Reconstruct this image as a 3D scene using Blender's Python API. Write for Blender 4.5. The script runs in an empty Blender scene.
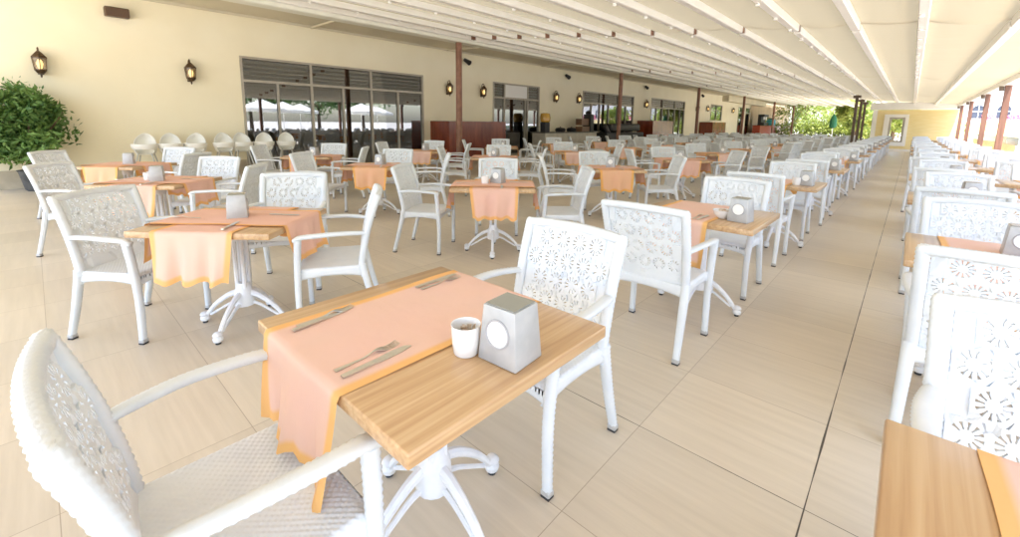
import bpy, bmesh, math, random
from mathutils import Vector, Matrix
random.seed(7)
sc = bpy.context.scene
COL = sc.collection

# ---------------------------------------------------------------- camera
IMG_W, IMG_H = 1020.0, 537.0
F_PX, CX, CY = 433.574, 510.0, 190.603
cam_d = bpy.data.cameras.new('camera'); cam = bpy.data.objects.new('camera', cam_d); COL.objects.link(cam)
cam_d.sensor_fit = 'HORIZONTAL'; cam_d.sensor_width = 36.0
cam_d.lens = 36.0*F_PX/IMG_W
cam_d.shift_y = -(IMG_H/2-CY)/IMG_W
cam_d.clip_start = 0.02; cam_d.clip_end = 2000
H = 1.40
PITCH, ROLL, YAW = 0.155182, 0.0123609, 0.740753
cx_, sx_, cy_, sy_, cz_, sz_ = math.cos(PITCH), math.sin(PITCH), math.cos(ROLL), math.sin(ROLL), math.cos(YAW), math.sin(YAW)
R3 = Matrix(((cy_, -sy_, 0), (sy_, cy_, 0), (0, 0, 1))) @ Matrix(((1, 0, 0), (0, cx_, -sx_), (0, sx_, cx_))) @ Matrix(((cz_, 0, sz_), (0, 1, 0), (-sz_, 0, cz_)))
def w3(r): return Vector((r[0], r[2], -r[1]))
ax, ay, az = w3(R3[0]), -w3(R3[1]), -w3(R3[2])
M4 = Matrix.Identity(4)
for i in range(3):
    M4[i][0], M4[i][1], M4[i][2] = ax[i], ay[i], az[i]
M4[2][3] = H
cam.matrix_world = M4
sc.camera = cam

# ---------------------------------------------------------------- light
SUN_EL, SUN_AZ = math.radians(70), math.radians(150)     # azimuth measured from +Y towards +X
world = bpy.data.worlds.new('World'); sc.world = world; world.use_nodes = True
wn = world.node_tree; wn.nodes.clear()
bg = wn.nodes.new('ShaderNodeBackground'); wo = wn.nodes.new('ShaderNodeOutputWorld'); sky = wn.nodes.new('ShaderNodeTexSky')
sky.sky_type = 'NISHITA'; sky.sun_disc = False; sky.sun_elevation = SUN_EL; sky.sun_rotation = SUN_AZ
sky.air_density = 1.0; sky.dust_density = 2.0; sky.ozone_density = 1.0
bg.inputs['Strength'].default_value = 0.15
wn.links.new(sky.outputs[0], bg.inputs['Color']); wn.links.new(bg.outputs[0], wo.inputs['Surface'])
sd = bpy.data.lights.new('sun', 'SUN'); sd.energy = 3.0; sd.angle = math.radians(0.6); sd.color = (1.0, 0.98, 0.96)
so = bpy.data.objects.new('sun', sd); COL.objects.link(so)
tosun = Vector((math.cos(SUN_EL)*math.sin(SUN_AZ), math.cos(SUN_EL)*math.cos(SUN_AZ), math.sin(SUN_EL)))
so.rotation_euler = tosun.to_track_quat('Z', 'Y').to_euler()
sc.view_settings.view_transform = 'Standard'; sc.view_settings.look = 'None'
sc.view_settings.exposure = 2.65; sc.view_settings.gamma = 1.0
sc.view_settings.use_curve_mapping = False
sc.cycles.use_denoising = True
sc.cycles.max_bounces = 8; sc.cycles.diffuse_bounces = 6; sc.cycles.glossy_bounces = 3
sc.cycles.transmission_bounces = 4; sc.cycles.transparent_max_bounces = 8
sc.cycles.sample_clamp_indirect = 8; sc.cycles.caustics_reflective = False; sc.cycles.caustics_refractive = False

# ---------------------------------------------------------------- materials
def pmat(name, col, rough=.6, metal=0.0, spec=None):
    m = bpy.data.materials.new(name); m.use_nodes = True
    b = m.node_tree.nodes['Principled BSDF']
    b.inputs['Base Color'].default_value = (*col, 1); b.inputs['Roughness'].default_value = rough
    b.inputs['Metallic'].default_value = metal
    if spec is not None: b.inputs['Specular IOR Level'].default_value = spec
    return m
def N(m, t, **kw):
    n = m.node_tree.nodes.new(t)
    for k, v in kw.items(): setattr(n, k, v)
    return n
def L(m, a, b): m.node_tree.links.new(a, b)
def B(m): return m.node_tree.nodes['Principled BSDF']
def mottled(m, c1, c2, scale=(1, 1, 1), nscale=4, detail=5, rough=None, bump=0, lo=.35, hi=.65):
    tc = N(m, 'ShaderNodeTexCoord'); mp = N(m, 'ShaderNodeMapping'); mp.inputs['Scale'].default_value = scale
    no = N(m, 'ShaderNodeTexNoise'); no.inputs['Scale'].default_value = nscale; no.inputs['Detail'].default_value = detail
    cr = N(m, 'ShaderNodeValToRGB'); cr.color_ramp.elements[0].position = lo; cr.color_ramp.elements[1].position = hi
    cr.color_ramp.elements[0].color = (*c1, 1); cr.color_ramp.elements[1].color = (*c2, 1)
    L(m, tc.outputs['Object'], mp.inputs[0]); L(m, mp.outputs[0], no.inputs['Vector']); L(m, no.outputs['Fac'], cr.inputs[0])
    L(m, cr.outputs[0], B(m).inputs['Base Color'])
    if bump:
        bp = N(m, 'ShaderNodeBump'); bp.inputs['Strength'].default_value = bump; bp.inputs['Distance'].default_value = .01
        L(m, no.outputs['Fac'], bp.inputs['Height']); L(m, bp.outputs[0], B(m).inputs['Normal'])
    return m

WHITE = mottled(pmat('white_resin_weave', (.70, .74, .78), .5), (.67, .71, .755), (.725, .76, .79), nscale=9)
_tc = N(WHITE, 'ShaderNodeTexCoord'); _vo = N(WHITE, 'ShaderNodeTexVoronoi'); _vo.inputs['Scale'].default_value = 130
_bp = N(WHITE, 'ShaderNodeBump'); _bp.inputs['Strength'].default_value = .12; _bp.inputs['Distance'].default_value = .003; _bp.invert = True
L(WHITE, _tc.outputs['Object'], _vo.inputs['Vector']); L(WHITE, _vo.outputs['Distance'], _bp.inputs['Height']); L(WHITE, _bp.outputs[0], B(WHITE).inputs['Normal'])
WHITE_PAINT = mottled(pmat('white_painted_iron', (.78, .8, .83), .35), (.72, .74, .78), (.8, .82, .85), nscale=14)
FERRULE = pmat('grey_foot_cap', (.5, .5, .5), .4, .3)
RUBBER = pmat('dark_rubber', (.03, .03, .035), .7)
# wood tabletop: grain runs along local Y
WOOD = pmat('oak_laminate', (.5, .3, .14), .28)
def wood_nodes(m, c1, c2, c3):
    tc = N(m, 'ShaderNodeTexCoord'); oi = N(m, 'ShaderNodeObjectInfo')
    ad = N(m, 'ShaderNodeVectorMath', operation='ADD'); ml = N(m, 'ShaderNodeVectorMath', operation='SCALE'); ml.inputs['Scale'].default_value = 13.7
    cmb = N(m, 'ShaderNodeCombineXYZ')
    L(m, oi.outputs['Random'], cmb.inputs[0]); L(m, oi.outputs['Random'], cmb.inputs[1]); L(m, cmb.outputs[0], ml.inputs[0])
    L(m, tc.outputs['Object'], ad.inputs[0]); L(m, ml.outputs[0], ad.inputs[1])
    mp = N(m, 'ShaderNodeMapping'); mp.inputs['Scale'].default_value = (52, 1.5, 52)
    no = N(m, 'ShaderNodeTexNoise'); no.inputs['Scale'].default_value = 1.0; no.inputs['Detail'].default_value = 6; no.inputs['Distortion'].default_value = .5
    cr = N(m, 'ShaderNodeValToRGB'); cr.color_ramp.elements[0].position = .3; cr.color_ramp.elements[1].position = .7
    cr.color_ramp.elements[0].color = (*c1, 1); cr.color_ramp.elements[1].color = (*c3, 1)
    e = cr.color_ramp.elements.new(.5); e.color = (*c2, 1)
    mp2 = N(m, 'ShaderNodeMapping'); mp2.inputs['Scale'].default_value = (7, .5, 7)
    n2 = N(m, 'ShaderNodeTexNoise'); n2.inputs['Scale'].default_value = 1; n2.inputs['Detail'].default_value = 2
    mx = N(m, 'ShaderNodeMix', data_type='RGBA', blend_type='MULTIPLY'); mx.inputs[0].default_value = .55
    c2r = N(m, 'ShaderNodeValToRGB'); c2r.color_ramp.elements[0].position = .35; c2r.color_ramp.elements[1].position = .65
    c2r.color_ramp.elements[0].color = (.74, .68, .6, 1); c2r.color_ramp.elements[1].color = (1, 1, 1, 1)
    L(m, ad.outputs[0], mp.inputs[0]); L(m, mp.outputs[0], no.inputs['Vector']); L(m, no.outputs['Fac'], cr.inputs[0])
    L(m, ad.outputs[0], mp2.inputs[0]); L(m, mp2.outputs[0], n2.inputs['Vector']); L(m, n2.outputs['Fac'], c2r.inputs[0])
    L(m, cr.outputs[0], mx.inputs[6]); L(m, c2r.outputs[0], mx.inputs[7]); L(m, mx.outputs[2], B(m).inputs['Base Color'])
wood_nodes(WOOD, (.44, .26, .125), (.55, .355, .185), (.62, .43, .245))
B(WOOD).inputs['Coat Weight'].default_value = .3; B(WOOD).inputs['Coat Roughness'].default_value = .12
# cloth: peach centre, orange hem given by UV.x/UV.y in metres-from-edge attribute
def cloth_mat(name, peach, orange, alpha=.9):
    m = pmat(name, peach, .75)
    at = N(m, 'ShaderNodeAttribute', attribute_name='hem'); cr = N(m, 'ShaderNodeValToRGB'); cr.color_ramp.interpolation = 'LINEAR'
    cr.color_ramp.elements[0].position = .42; cr.color_ramp.elements[1].position = .58
    cr.color_ramp.elements[0].color = (*orange, 1); cr.color_ramp.elements[1].color = (*peach, 1)
    tc = N(m, 'ShaderNodeTexCoord'); no = N(m, 'ShaderNodeTexNoise'); no.inputs['Scale'].default_value = 5; no.inputs['Detail'].default_value = 3
    mx = N(m, 'ShaderNodeMix', data_type='RGBA', blend_type='MULTIPLY'); mx.inputs[0].default_value = .3
    L(m, tc.outputs['Object'], no.inputs['Vector']); L(m, at.outputs['Fac'], cr.inputs[0]); L(m, cr.outputs[0], mx.inputs[6]); L(m, no.outputs['Color'], mx.inputs[7])
    mx2 = N(m, 'ShaderNodeMix', data_type='RGBA'); mx2.inputs[0].default_value = .75
    L(m, mx.outputs[2], mx2.inputs[6]); L(m, cr.outputs[0], mx2.inputs[7]); L(m, mx2.outputs[2], B(m).inputs['Base Color'])
    # fine weave + light through the sheer cloth
    wv = N(m, 'ShaderNodeTexNoise'); wv.inputs['Scale'].default_value = 600; bp = N(m, 'ShaderNodeBump'); bp.inputs['Strength'].default_value = .15; bp.inputs['Distance'].default_value = .001
    L(m, tc.outputs['Object'], wv.inputs['Vector']); L(m, wv.outputs['Fac'], bp.inputs['Height']); L(m, bp.outputs[0], B(m).inputs['Normal'])
    cz = N(m, 'ShaderNodeTexNoise'); cz.inputs['Scale'].default_value = 7; cz.inputs['Detail'].default_value = 3; cb_ = N(m, 'ShaderNodeBump'); cb_.inputs['Strength'].default_value = .35; cb_.inputs['Distance'].default_value = .012
    L(m, tc.outputs['Object'], cz.inputs['Vector']); L(m, cz.outputs['Fac'], cb_.inputs['Height']); L(m, bp.outputs[0], cb_.inputs['Normal']); L(m, cb_.outputs[0], B(m).inputs['Normal'])
    tr = N(m, 'ShaderNodeBsdfTranslucent'); L(m, mx2.outputs[2], tr.inputs['Color'])
    ms = N(m, 'ShaderNodeMixShader'); ms.inputs[0].default_value = .10
    out = m.node_tree.nodes['Material Output']
    L(m, B(m).outputs[0], ms.inputs[1]); L(m, tr.outputs[0], ms.inputs[2]); L(m, ms.outputs[0], out.inputs['Surface'])
    return m
CLOTH = cloth_mat('peach_organza', (.84, .56, .46), (.86, .49, .18))
CLOTH3 = cloth_mat('salmon_organza', (.85, .52, .41), (.86, .46, .17))
CLOTH2 = cloth_mat('orange_organza', (.86, .49, .29), (.86, .44, .12))
STEEL = pmat('stainless_steel', (.72, .7, .65), .3, 1.0)
BOXGREY = mottled(pmat('silver_plastic', (.45, .44, .46), .35, .15), (.40, .405, .415), (.46, .465, .47), nscale=20)
BOXTOP = pmat('dark_grey_lid', (.34, .35, .32), .25, .3)
BOXRIM = pmat('grey_rim', (.36, .36, .38), .4)
PAPER = pmat('white_paper', (.82, .82, .8), .8)
CHINA = pmat('white_china', (.8, .8, .8), .12)
STICK = mottled(pmat('sugar_sticks', (.4, .22, .1), .6), (.45, .25, .12), (.85, .8, .7), nscale=45)
# building
WALLM = mottled(pmat('cream_render', (.72, .62, .38), .8), (.86, .795, .60), (.89, .83, .64), nscale=1.2, detail=8, bump=.05)
SKIRT = mottled(pmat('beige_skirting', (.5, .42, .3), .5), (.46, .39, .28), (.55, .47, .34), nscale=6)
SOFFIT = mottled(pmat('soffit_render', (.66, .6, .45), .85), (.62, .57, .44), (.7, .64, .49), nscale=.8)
ALU = mottled(pmat('greige_aluminium', (.40, .36, .29), .4, .2), (.38, .345, .28), (.44, .4, .33), nscale=5)
PANELRED = mottled(pmat('red_brown_laminate', (.18, .035, .015), .22), (.14, .026, .012), (.24, .05, .02), scale=(1, 1, .2), nscale=5)
POSTB = mottled(pmat('brown_painted_steel', (.22, .10, .06), .5), (.19, .085, .05), (.26, .125, .075), nscale=8)
POSTL = mottled(pmat('light_brown_timber', (.15, .07, .045), .6), (.12, .055, .035), (.18, .085, .055), scale=(6, 6, .6), nscale=3)
POSTD = pmat('dark_bronze_post', (.11, .075, .05), .5)
DARKWOOD = mottled(pmat('wenge_cabinet', (.035, .018, .015), .25), (.03, .015, .012), (.06, .03, .025), scale=(1, 1, .2), nscale=8)
BLACKM = pmat('black_matt', (.015, .015, .017), .5)
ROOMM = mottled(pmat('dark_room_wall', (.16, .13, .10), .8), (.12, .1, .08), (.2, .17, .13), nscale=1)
BLIND = mottled(pmat('roller_blind', (.17, .15, .11), .9), (.50, .43, .32), (.6, .52, .40), scale=(1, 1, 4), nscale=5, detail=4)
BEAMM = mottled(pmat('cream_aluminium_beam', (.84, .82, .76), .35), (.88, .87, .83), (.9, .89, .86), nscale=3)
COUNTER = mottled(pmat('pale_counter_panel', (.5, .45, .37), .5), (.46, .42, .35), (.54, .49, .41), nscale=5)
YELLOW = mottled(pmat('yellow_render', (.78, .64, .32), .8), (.76, .62, .30), (.8, .67, .36), scale=(1, 1, 6), nscale=2)
WTRIM = pmat('white_trim', (.85, .84, .8), .6)
BRONZE = mottled(pmat('antique_bronze', (.07, .045, .025), .4, .6), (.05, .03, .018), (.13, .08, .04), nscale=30)
LAMPGLASS = pmat('amber_lamp_glass', (.5, .38, .2), .15); B(LAMPGLASS).inputs['Transmission Weight'].default_value = .7
BULB = pmat('lit_bulb', (1, .8, .5), .5); B(BULB).inputs['Emission Color'].default_value = (1, .72, .35, 1); B(BULB).inputs['Emission Strength'].default_value = .6
POTM = mottled(pmat('grey_pot', (.07, .075, .08), .6), (.05, .055, .06), (.1, .105, .11), nscale=6)
BARK = mottled(pmat('bark', (.16, .1, .06), .9), (.1, .065, .04), (.22, .15, .1), scale=(4, 4, .8), nscale=6, bump=.4)
def leafm(name, c1, c2, tl=.3):
    m = pmat(name, c1, .5); oi = N(m, 'ShaderNodeAttribute', attribute_name='tint')
    mx = N(m, 'ShaderNodeMix', data_type='RGBA'); mx.inputs[6].default_value = (*c1, 1); mx.inputs[7].default_value = (*c2, 1)
    L(m, oi.outputs['Fac'], mx.inputs[0]); L(m, mx.outputs[2], B(m).inputs['Base Color'])
    tr = N(m, 'ShaderNodeBsdfTranslucent'); L(m, mx.outputs[2], tr.inputs['Color']); ms = N(m, 'ShaderNodeMixShader'); ms.inputs[0].default_value = tl
    out = m.node_tree.nodes['Material Output']
    L(m, B(m).outputs[0], ms.inputs[1]); L(m, tr.outputs[0], ms.inputs[2]); L(m, ms.outputs[0], out.inputs['Surface'])
    return m
LEAF = leafm('ficus_leaves', (.05, .13, .03), (.24, .40, .11))
LEAF2 = leafm('garden_leaves', (.05, .12, .03), (.16, .28, .07))
LEAFY = leafm('bright_leaves', (.16, .24, .05), (.42, .46, .10), .4)
# window glass: dark mirror-like pane that still shows what is behind
GLASS = bpy.data.materials.new('window_glass'); GLASS.use_nodes = True
g = GLASS; g.node_tree.nodes.remove(B(g)); gl = N(g, 'ShaderNodeBsdfGlossy'); gl.inputs['Roughness'].default_value = .015; gl.inputs['Color'].default_value = (.95, .97, 1, 1)
tp = N(g, 'ShaderNodeBsdfTransparent'); tp.inputs['Color'].default_value = (.55, .55, .52, 1); fr = N(g, 'ShaderNodeFresnel'); fr.inputs['IOR'].default_value = 1.9
ms = N(g, 'ShaderNodeMixShader'); mth = N(g, 'ShaderNodeMath', operation='MULTIPLY_ADD'); mth.inputs[1].default_value = 1.1; mth.inputs[2].default_value = .09
L(g, fr.outputs[0], mth.inputs[0]); L(g, mth.outputs[0], ms.inputs[0]); L(g, tp.outputs[0], ms.inputs[1]); L(g, gl.outputs[0], ms.inputs[2])
L(g, ms.outputs[0], g.node_tree.nodes['Material Output'].inputs['Surface'])
# roof fabric, lets daylight through
FABRIC = pmat('cream_awning_fabric', (.44, .385, .26), .85); f = FABRIC
tr = N(f, 'ShaderNodeBsdfTranslucent'); tr.inputs['Color'].default_value = (.86, .77, .55, 1); ms = N(f, 'ShaderNodeMixShader'); ms.inputs[0].default_value = .055
tcx = N(f, 'ShaderNodeTexCoord'); nx = N(f, 'ShaderNodeTexNoise'); nx.inputs['Scale'].default_value = 1.4; bpx = N(f, 'ShaderNodeBump'); bpx.inputs['Strength'].default_value = .5; bpx.inputs['Distance'].default_value = .04
L(f, tcx.outputs['Object'], nx.inputs['Vector']); L(f, nx.outputs['Fac'], bpx.inputs['Height']); L(f, bpx.outputs[0], B(f).inputs['Normal'])
L(f, B(f).outputs[0], ms.inputs[1]); L(f, tr.outputs[0], ms.inputs[2]); L(f, ms.outputs[0], f.node_tree.nodes['Material Output'].inputs['Surface'])
# terrace tiles: joints every .65 x .62 m, faint streaks, two open dark joints
TILE = pmat('beige_porcelain_tile', (.5, .4, .28), .32)
def tile_nodes(m):
    tc = N(m, 'ShaderNodeTexCoord'); sp = N(m, 'ShaderNodeSeparateXYZ'); L(m, tc.outputs['Object'], sp.inputs[0])
    def M_(op, a, b=None, c=None):
        n = N(m, 'ShaderNodeMath', operation=op)
        for i, v in enumerate((a, b, c)):
            if v is None: continue
            if isinstance(v, (int, float)): n.inputs[i].default_value = v
            else: L(m, v, n.inputs[i])
        return n.outputs[0]
    x = M_('DIVIDE', M_('ADD', sp.outputs[0], .135+65), .65); y = M_('DIVIDE', M_('ADD', sp.outputs[1], -1.78+62), .62)
    dx = M_('MULTIPLY', M_('SUBTRACT', .5, M_('ABSOLUTE', M_('SUBTRACT', M_('FRACT', x), .5))), .65)
    dy = M_('MULTIPLY', M_('SUBTRACT', .5, M_('ABSOLUTE', M_('SUBTRACT', M_('FRACT', y), .5))), .62)
    jn = M_('LESS_THAN', M_('MINIMUM', dx, dy), .0016)
    ddx = M_('ABSOLUTE', M_('ADD', sp.outputs[0], .135)); ddy = M_('ABSOLUTE', M_('SUBTRACT', sp.outputs[1], 1.78))
    wn_ = N(m, 'ShaderNodeTexNoise'); wn_.inputs['Scale'].default_value = 3.0; L(m, tc.outputs['Object'], wn_.inputs['Vector'])
    wid = M_('MULTIPLY', M_('SUBTRACT', wn_.outputs['Fac'], .12), .0075)
    ddx = M_('MINIMUM', ddx, M_('ABSOLUTE', M_('SUBTRACT', sp.outputs[0], 3.0)))
    dark = M_('LESS_THAN', M_('MINIMUM', ddx, M_('MULTIPLY', ddy, 1.5)), wid)
    wnz = N(m, 'ShaderNodeTexWhiteNoise', noise_dimensions='2D'); cmb = N(m, 'ShaderNodeCombineXYZ')
    L(m, M_('FLOOR', x), cmb.inputs[0]); L(m, M_('FLOOR', y), cmb.inputs[1]); L(m, cmb.outputs[0], wnz.inputs['Vector'])
    # streaks along x, shifted per tile
    off = N(m, 'ShaderNodeVectorMath', operation='MULTIPLY_ADD'); off.inputs[1].default_value = (7, 7, 7); L(m, wnz.outputs['Color'], off.inputs[0]); L(m, tc.outputs['Object'], off.inputs[2])
    mp = N(m, 'ShaderNodeMapping'); mp.inputs['Scale'].default_value = (1.6, 26, 1); L(m, off.outputs[0], mp.inputs[0])
    st = N(m, 'ShaderNodeTexNoise'); st.inputs['Scale'].default_value = 1.0; st.inputs['Detail'].default_value = 7; st.inputs['Roughness'].default_value = .6; L(m, mp.outputs[0], st.inputs['Vector'])
    cr = N(m, 'ShaderNodeValToRGB'); cr.color_ramp.elements[0].position = .3; cr.color_ramp.elements[1].position = .72
    cr.color_ramp.elements[0].color = (.585, .51, .405, 1); cr.color_ramp.elements[1].color = (.67, .59, .475, 1); L(m, st.outputs['Fac'], cr.inputs[0])
    big = N(m, 'ShaderNodeTexNoise'); big.inputs['Scale'].default_value = .8; big.inputs['Detail'].default_value = 4; L(m, tc.outputs['Object'], big.inputs['Vector'])
    v = M_('ADD', M_('MULTIPLY', wnz.outputs['Value'], .11), M_('MULTIPLY_ADD', big.outputs['Fac'], .24, .82))
    hs = N(m, 'ShaderNodeHueSaturation'); L(m, cr.outputs[0], hs.inputs['Color']); L(m, v, hs.inputs['Value'])
    m1 = N(m, 'ShaderNodeMix', data_type='RGBA'); m1.inputs[7].default_value = (.38, .31, .23, 1); L(m, jn, m1.inputs[0]); L(m, hs.outputs[0], m1.inputs[6])
    m2 = N(m, 'ShaderNodeMix', data_type='RGBA'); m2.inputs[7].default_value = (.05, .04, .03, 1); L(m, dark, m2.inputs[0]); L(m, m1.outputs[2], m2.inputs[6])
    L(m, m2.outputs[2], B(m).inputs['Base Color'])
    rr = M_('MULTIPLY_ADD', st.outputs['Fac'], .25, .22); L(m, rr, B(m).inputs['Roughness'])
tile_nodes(TILE)
PAVING = mottled(pmat('pale_paving', (.5, .47, .42), .8), (.45, .42, .38), (.55, .52, .47), nscale=1.5)

# ---------------------------------------------------------------- mesh helpers
def tag(o, label=None, cat=None, group=None, kind=None):
    if label: o['label'] = label
    if cat: o['category'] = cat
    if group: o['group'] = group
    if kind: o['kind'] = kind
    return o
def link(o, parent=None):
    COL.objects.link(o)
    if parent is not None: o.parent = parent
    return o
def empty(name, loc=(0, 0, 0), rz=0):
    o = bpy.data.objects.new(name, None); o.location = loc; o.rotation_euler = (0, 0, rz); o.empty_display_size = .1
    return link(o)
def mesh_of(name, bm, mats, smooth=True):
    me = bpy.data.meshes.new(name); bm.to_mesh(me); bm.free()
    for m in (mats if isinstance(mats, (list, tuple)) else [mats]): me.materials.append(m)
    if smooth:
        me.shade_smooth() if hasattr(me, 'shade_smooth') else None
    return me
def build(name, bm, mats, parent=None, smooth=False, loc=None, auto=True):
    bmesh.ops.recalc_face_normals(bm, faces=bm.faces)
    me = bpy.data.meshes.new(name); bm.to_mesh(me); bm.free()
    for m in (mats if isinstance(mats, (list, tuple)) else [mats]): me.materials.append(m)
    if smooth:
        for p in me.polygons: p.use_smooth = True
        if auto: me.set_sharp_from_angle(angle=math.radians(40))
    o = bpy.data.objects.new(name, me)
    if loc is not None: o.location = loc
    return link(o, parent)
def box(bm, x0, x1, y0, y1, z0, z1, mi=0):
    vs = [bm.verts.new((x, y, z)) for z in (z0, z1) for y in (y0, y1) for x in (x0, x1)]
    for idx in ((0, 1, 3, 2), (4, 6, 7, 5), (0, 4, 5, 1), (1, 5, 7, 3), (3, 7, 6, 2), (2, 6, 4, 0)):
        f = bm.faces.new([vs[i] for i in idx]); f.material_index = mi
    return vs
def bevel_all(bm, w, seg=2):
    bmesh.ops.bevel(bm, geom=list(bm.edges), offset=w, segments=seg, profile=.5, affect='EDGES')
def new(): return bmesh.new()
def catmull(pts, n):
    pts = [Vector(p) for p in pts]; P = [pts[0]*2-pts[1]] + pts + [pts[-1]*2-pts[-2]]; out = []
    segs = len(pts)-1
    for i in range(n+1):
        t = i/n*segs; k = min(int(t), segs-1); u = t-k; p0, p1, p2, p3 = P[k:k+4]
        out.append(.5*((2*p1)+(p2-p0)*u+(2*p0-5*p1+4*p2-p3)*u*u+(3*p1-p0-3*p2+p3)*u**3))
    return out
def lerp_list(vals, n):
    out = []
    for i in range(n+1):
        t = i/n*(len(vals)-1); k = min(int(t), len(vals)-2); out.append(vals[k]*(1-(t-k))+vals[k+1]*(t-k))
    return out
def sweep(bm, pts, rad, step=.02, ns=8, up=(0, 1, 0), knob=0, pitch=.011, sq=2.6, asp=1.0, smooth_path=True):
    """tube with a rounded-square section; knob > 0 gives it a raised rope weave"""
    ln = sum((Vector(a)-Vector(b)).length for a, b in zip(pts, pts[1:])); n = max(len(pts)-1, int(ln/step))
    P = catmull(pts, n) if smooth_path else [Vector(pts[0]).lerp(Vector(pts[-1]), i/n) for i in range(n+1)]
    rr = lerp_list(rad if isinstance(rad, (list, tuple)) else [rad, rad], n); rings = []; s = 0
    for i, p in enumerate(P):
        t = (P[min(i+1, n)]-P[max(i-1, 0)]).normalized(); u = Vector(up); a = t.cross(u)
        if a.length < 1e-3: a = t.cross(Vector((1, 0, 0)))
        a.normalize(); b = a.cross(t).normalized()
        if i: s += (P[i]-P[i-1]).length
        ring = []
        for k in range(ns):
            th = 2*math.pi*(k+.5)/ns; c, si = math.cos(th), math.sin(th)
            r = rr[i]/((abs(c)**sq+abs(si)**sq)**(1/sq))
            if knob:
                q_ = math.sin(math.pi*s/pitch); r += knob*math.copysign(abs(q_)**.6, q_)*(1 if k % 2 else -1)
            ring.append(bm.verts.new(p+a*(r*c)+b*(r*si*asp)))
        rings.append(ring)
    for A_, B_ in zip(rings, rings[1:]):
        for k in range(ns): bm.faces.new((A_[k], A_[(k+1) % ns], B_[(k+1) % ns], B_[k]))
    bm.faces.new(rings[0]); bm.faces.new(list(reversed(rings[-1])))
def lathe(bm, prof, seg=20, c=(0, 0, 0), mi=0, cap=True):
    rings = []
    for r, z in prof: rings.append([bm.verts.new((c[0]+r*math.cos(2*math.pi*k/seg), c[1]+r*math.sin(2*math.pi*k/seg), c[2]+z)) for k in range(seg)])
    for A_, B_ in zip(rings, rings[1:]):
        for k in range(seg):
            f = bm.faces.new((A_[k], A_[(k+1) % seg], B_[(k+1) % seg], B_[k])); f.material_index = mi
    if cap:
        for r_ in (rings[0], rings[-1]):
            f = bm.faces.new(r_); f.material_index = mi
def cyl(bm, p, q, r, seg=10): sweep(bm, [p, q], r, step=9, ns=seg, sq=2.0, up=(0, 1, 0) if abs((Vector(q)-Vector(p)).normalized().y) < .9 else (1, 0, 0))
def copy_tree(o, parent=None):
    c = o.copy(); COL.objects.link(c)
    if parent is not None: c.parent = parent
    for ch in o.children: copy_tree(ch, c)
    return c

# ================================================================ SETTING
gb = new()
NX = 12.8     # restaurant wall plane is x = -NX
S = NX/12.0
box(gb, -16, 3.0, -9, 70, -.12, 0)
tag(build('terrace_floor', gb, TILE), kind='structure')
gb = new(); box(gb, -400, 400, -400, 900, -.5, -.13)
tag(build('ground', gb, PAVING), kind='structure')
def Wy(v): return v*S
def Wz(v): return H+(v-H)*S

# ---------------------------------------------------------------- restaurant building
bld = empty('restaurant_building', (-NX, 20, 0))
tag(bld, 'long cream rendered restaurant building with big dark windows behind the tables', 'building')
def at_b(o):
    o.location = (NX, -20, 0); return o
openings = []   # (y0,y1,z0,z1)
W1 = (Wy(3.50), Wy(8.82), .0, Wz(2.90)); D1 = (Wy(12.08), Wy(14.92), 0, Wz(2.94)); W2 = (Wy(18.3), Wy(23.6), 0, Wz(2.98))
W3 = (Wy(25.9), Wy(31.3), 0, Wz(3.02)); W4 = (Wy(36.7), Wy(39.5), Wz(1.75), Wz(3.05)); W5 = (Wy(44.2), Wy(45.6), .3, Wz(3.1)); W6 = (Wy(46.6), Wy(48.4), .3, Wz(3.1))
ops_ = [W1, D1, W2, W3, W4, W5, W6]
WTOP = Wz(3.86); Y_END = 51.5
bm = new(); y = -9.0
for (a, b, z0, z1) in ops_:
    box(bm, -NX-.25, -NX, y, a, 0, WTOP)
    box(bm, -NX-.25, -NX, a, b, z1, WTOP)
    if z0 > 0: box(bm, -NX-.25, -NX, a, b, 0, z0)
    y = b
box(bm, -NX-.25, -NX, y, Y_END, 0, WTOP)
at_b(build('wall', bm, WALLM, bld))
y = -9.0
for (a, b) in [(o_[0], o_[1]) for o_ in ops_ if o_[2] < .2]+[(Y_END+.02, 0)]:
    bm = new(); box(bm, -NX+.002, -NX+.02, y, a-.02, 0, .36); at_b(build('skirting', bm, SKIRT, bld)); y = b+.02
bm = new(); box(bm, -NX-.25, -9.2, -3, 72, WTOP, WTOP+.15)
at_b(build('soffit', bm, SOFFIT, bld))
# far recessed stretch of the building, beige with a pale strip
bm = new(); box(bm, -NX-.6, -NX-.35, Y_END, 70, 0, WTOP); box(bm, -NX-.6, -NX, Y_END-.2, Y_END, 0, WTOP)
at_b(build('recessed_wall', bm, mottled(pmat('tan_render', (.5, .38, .24), .8), (.47, .36, .23), (.54, .42, .27), nscale=1), bld))
bm = new(); box(bm, -NX-.34, -NX+.25, 70, 71.5, 0, 4.6)
at_b(build('end_pier', bm, WTRIM, bld))
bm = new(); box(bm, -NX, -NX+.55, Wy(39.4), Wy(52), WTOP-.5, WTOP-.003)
at_b(build('bulkhead', bm, SOFFIT, bld))
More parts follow.
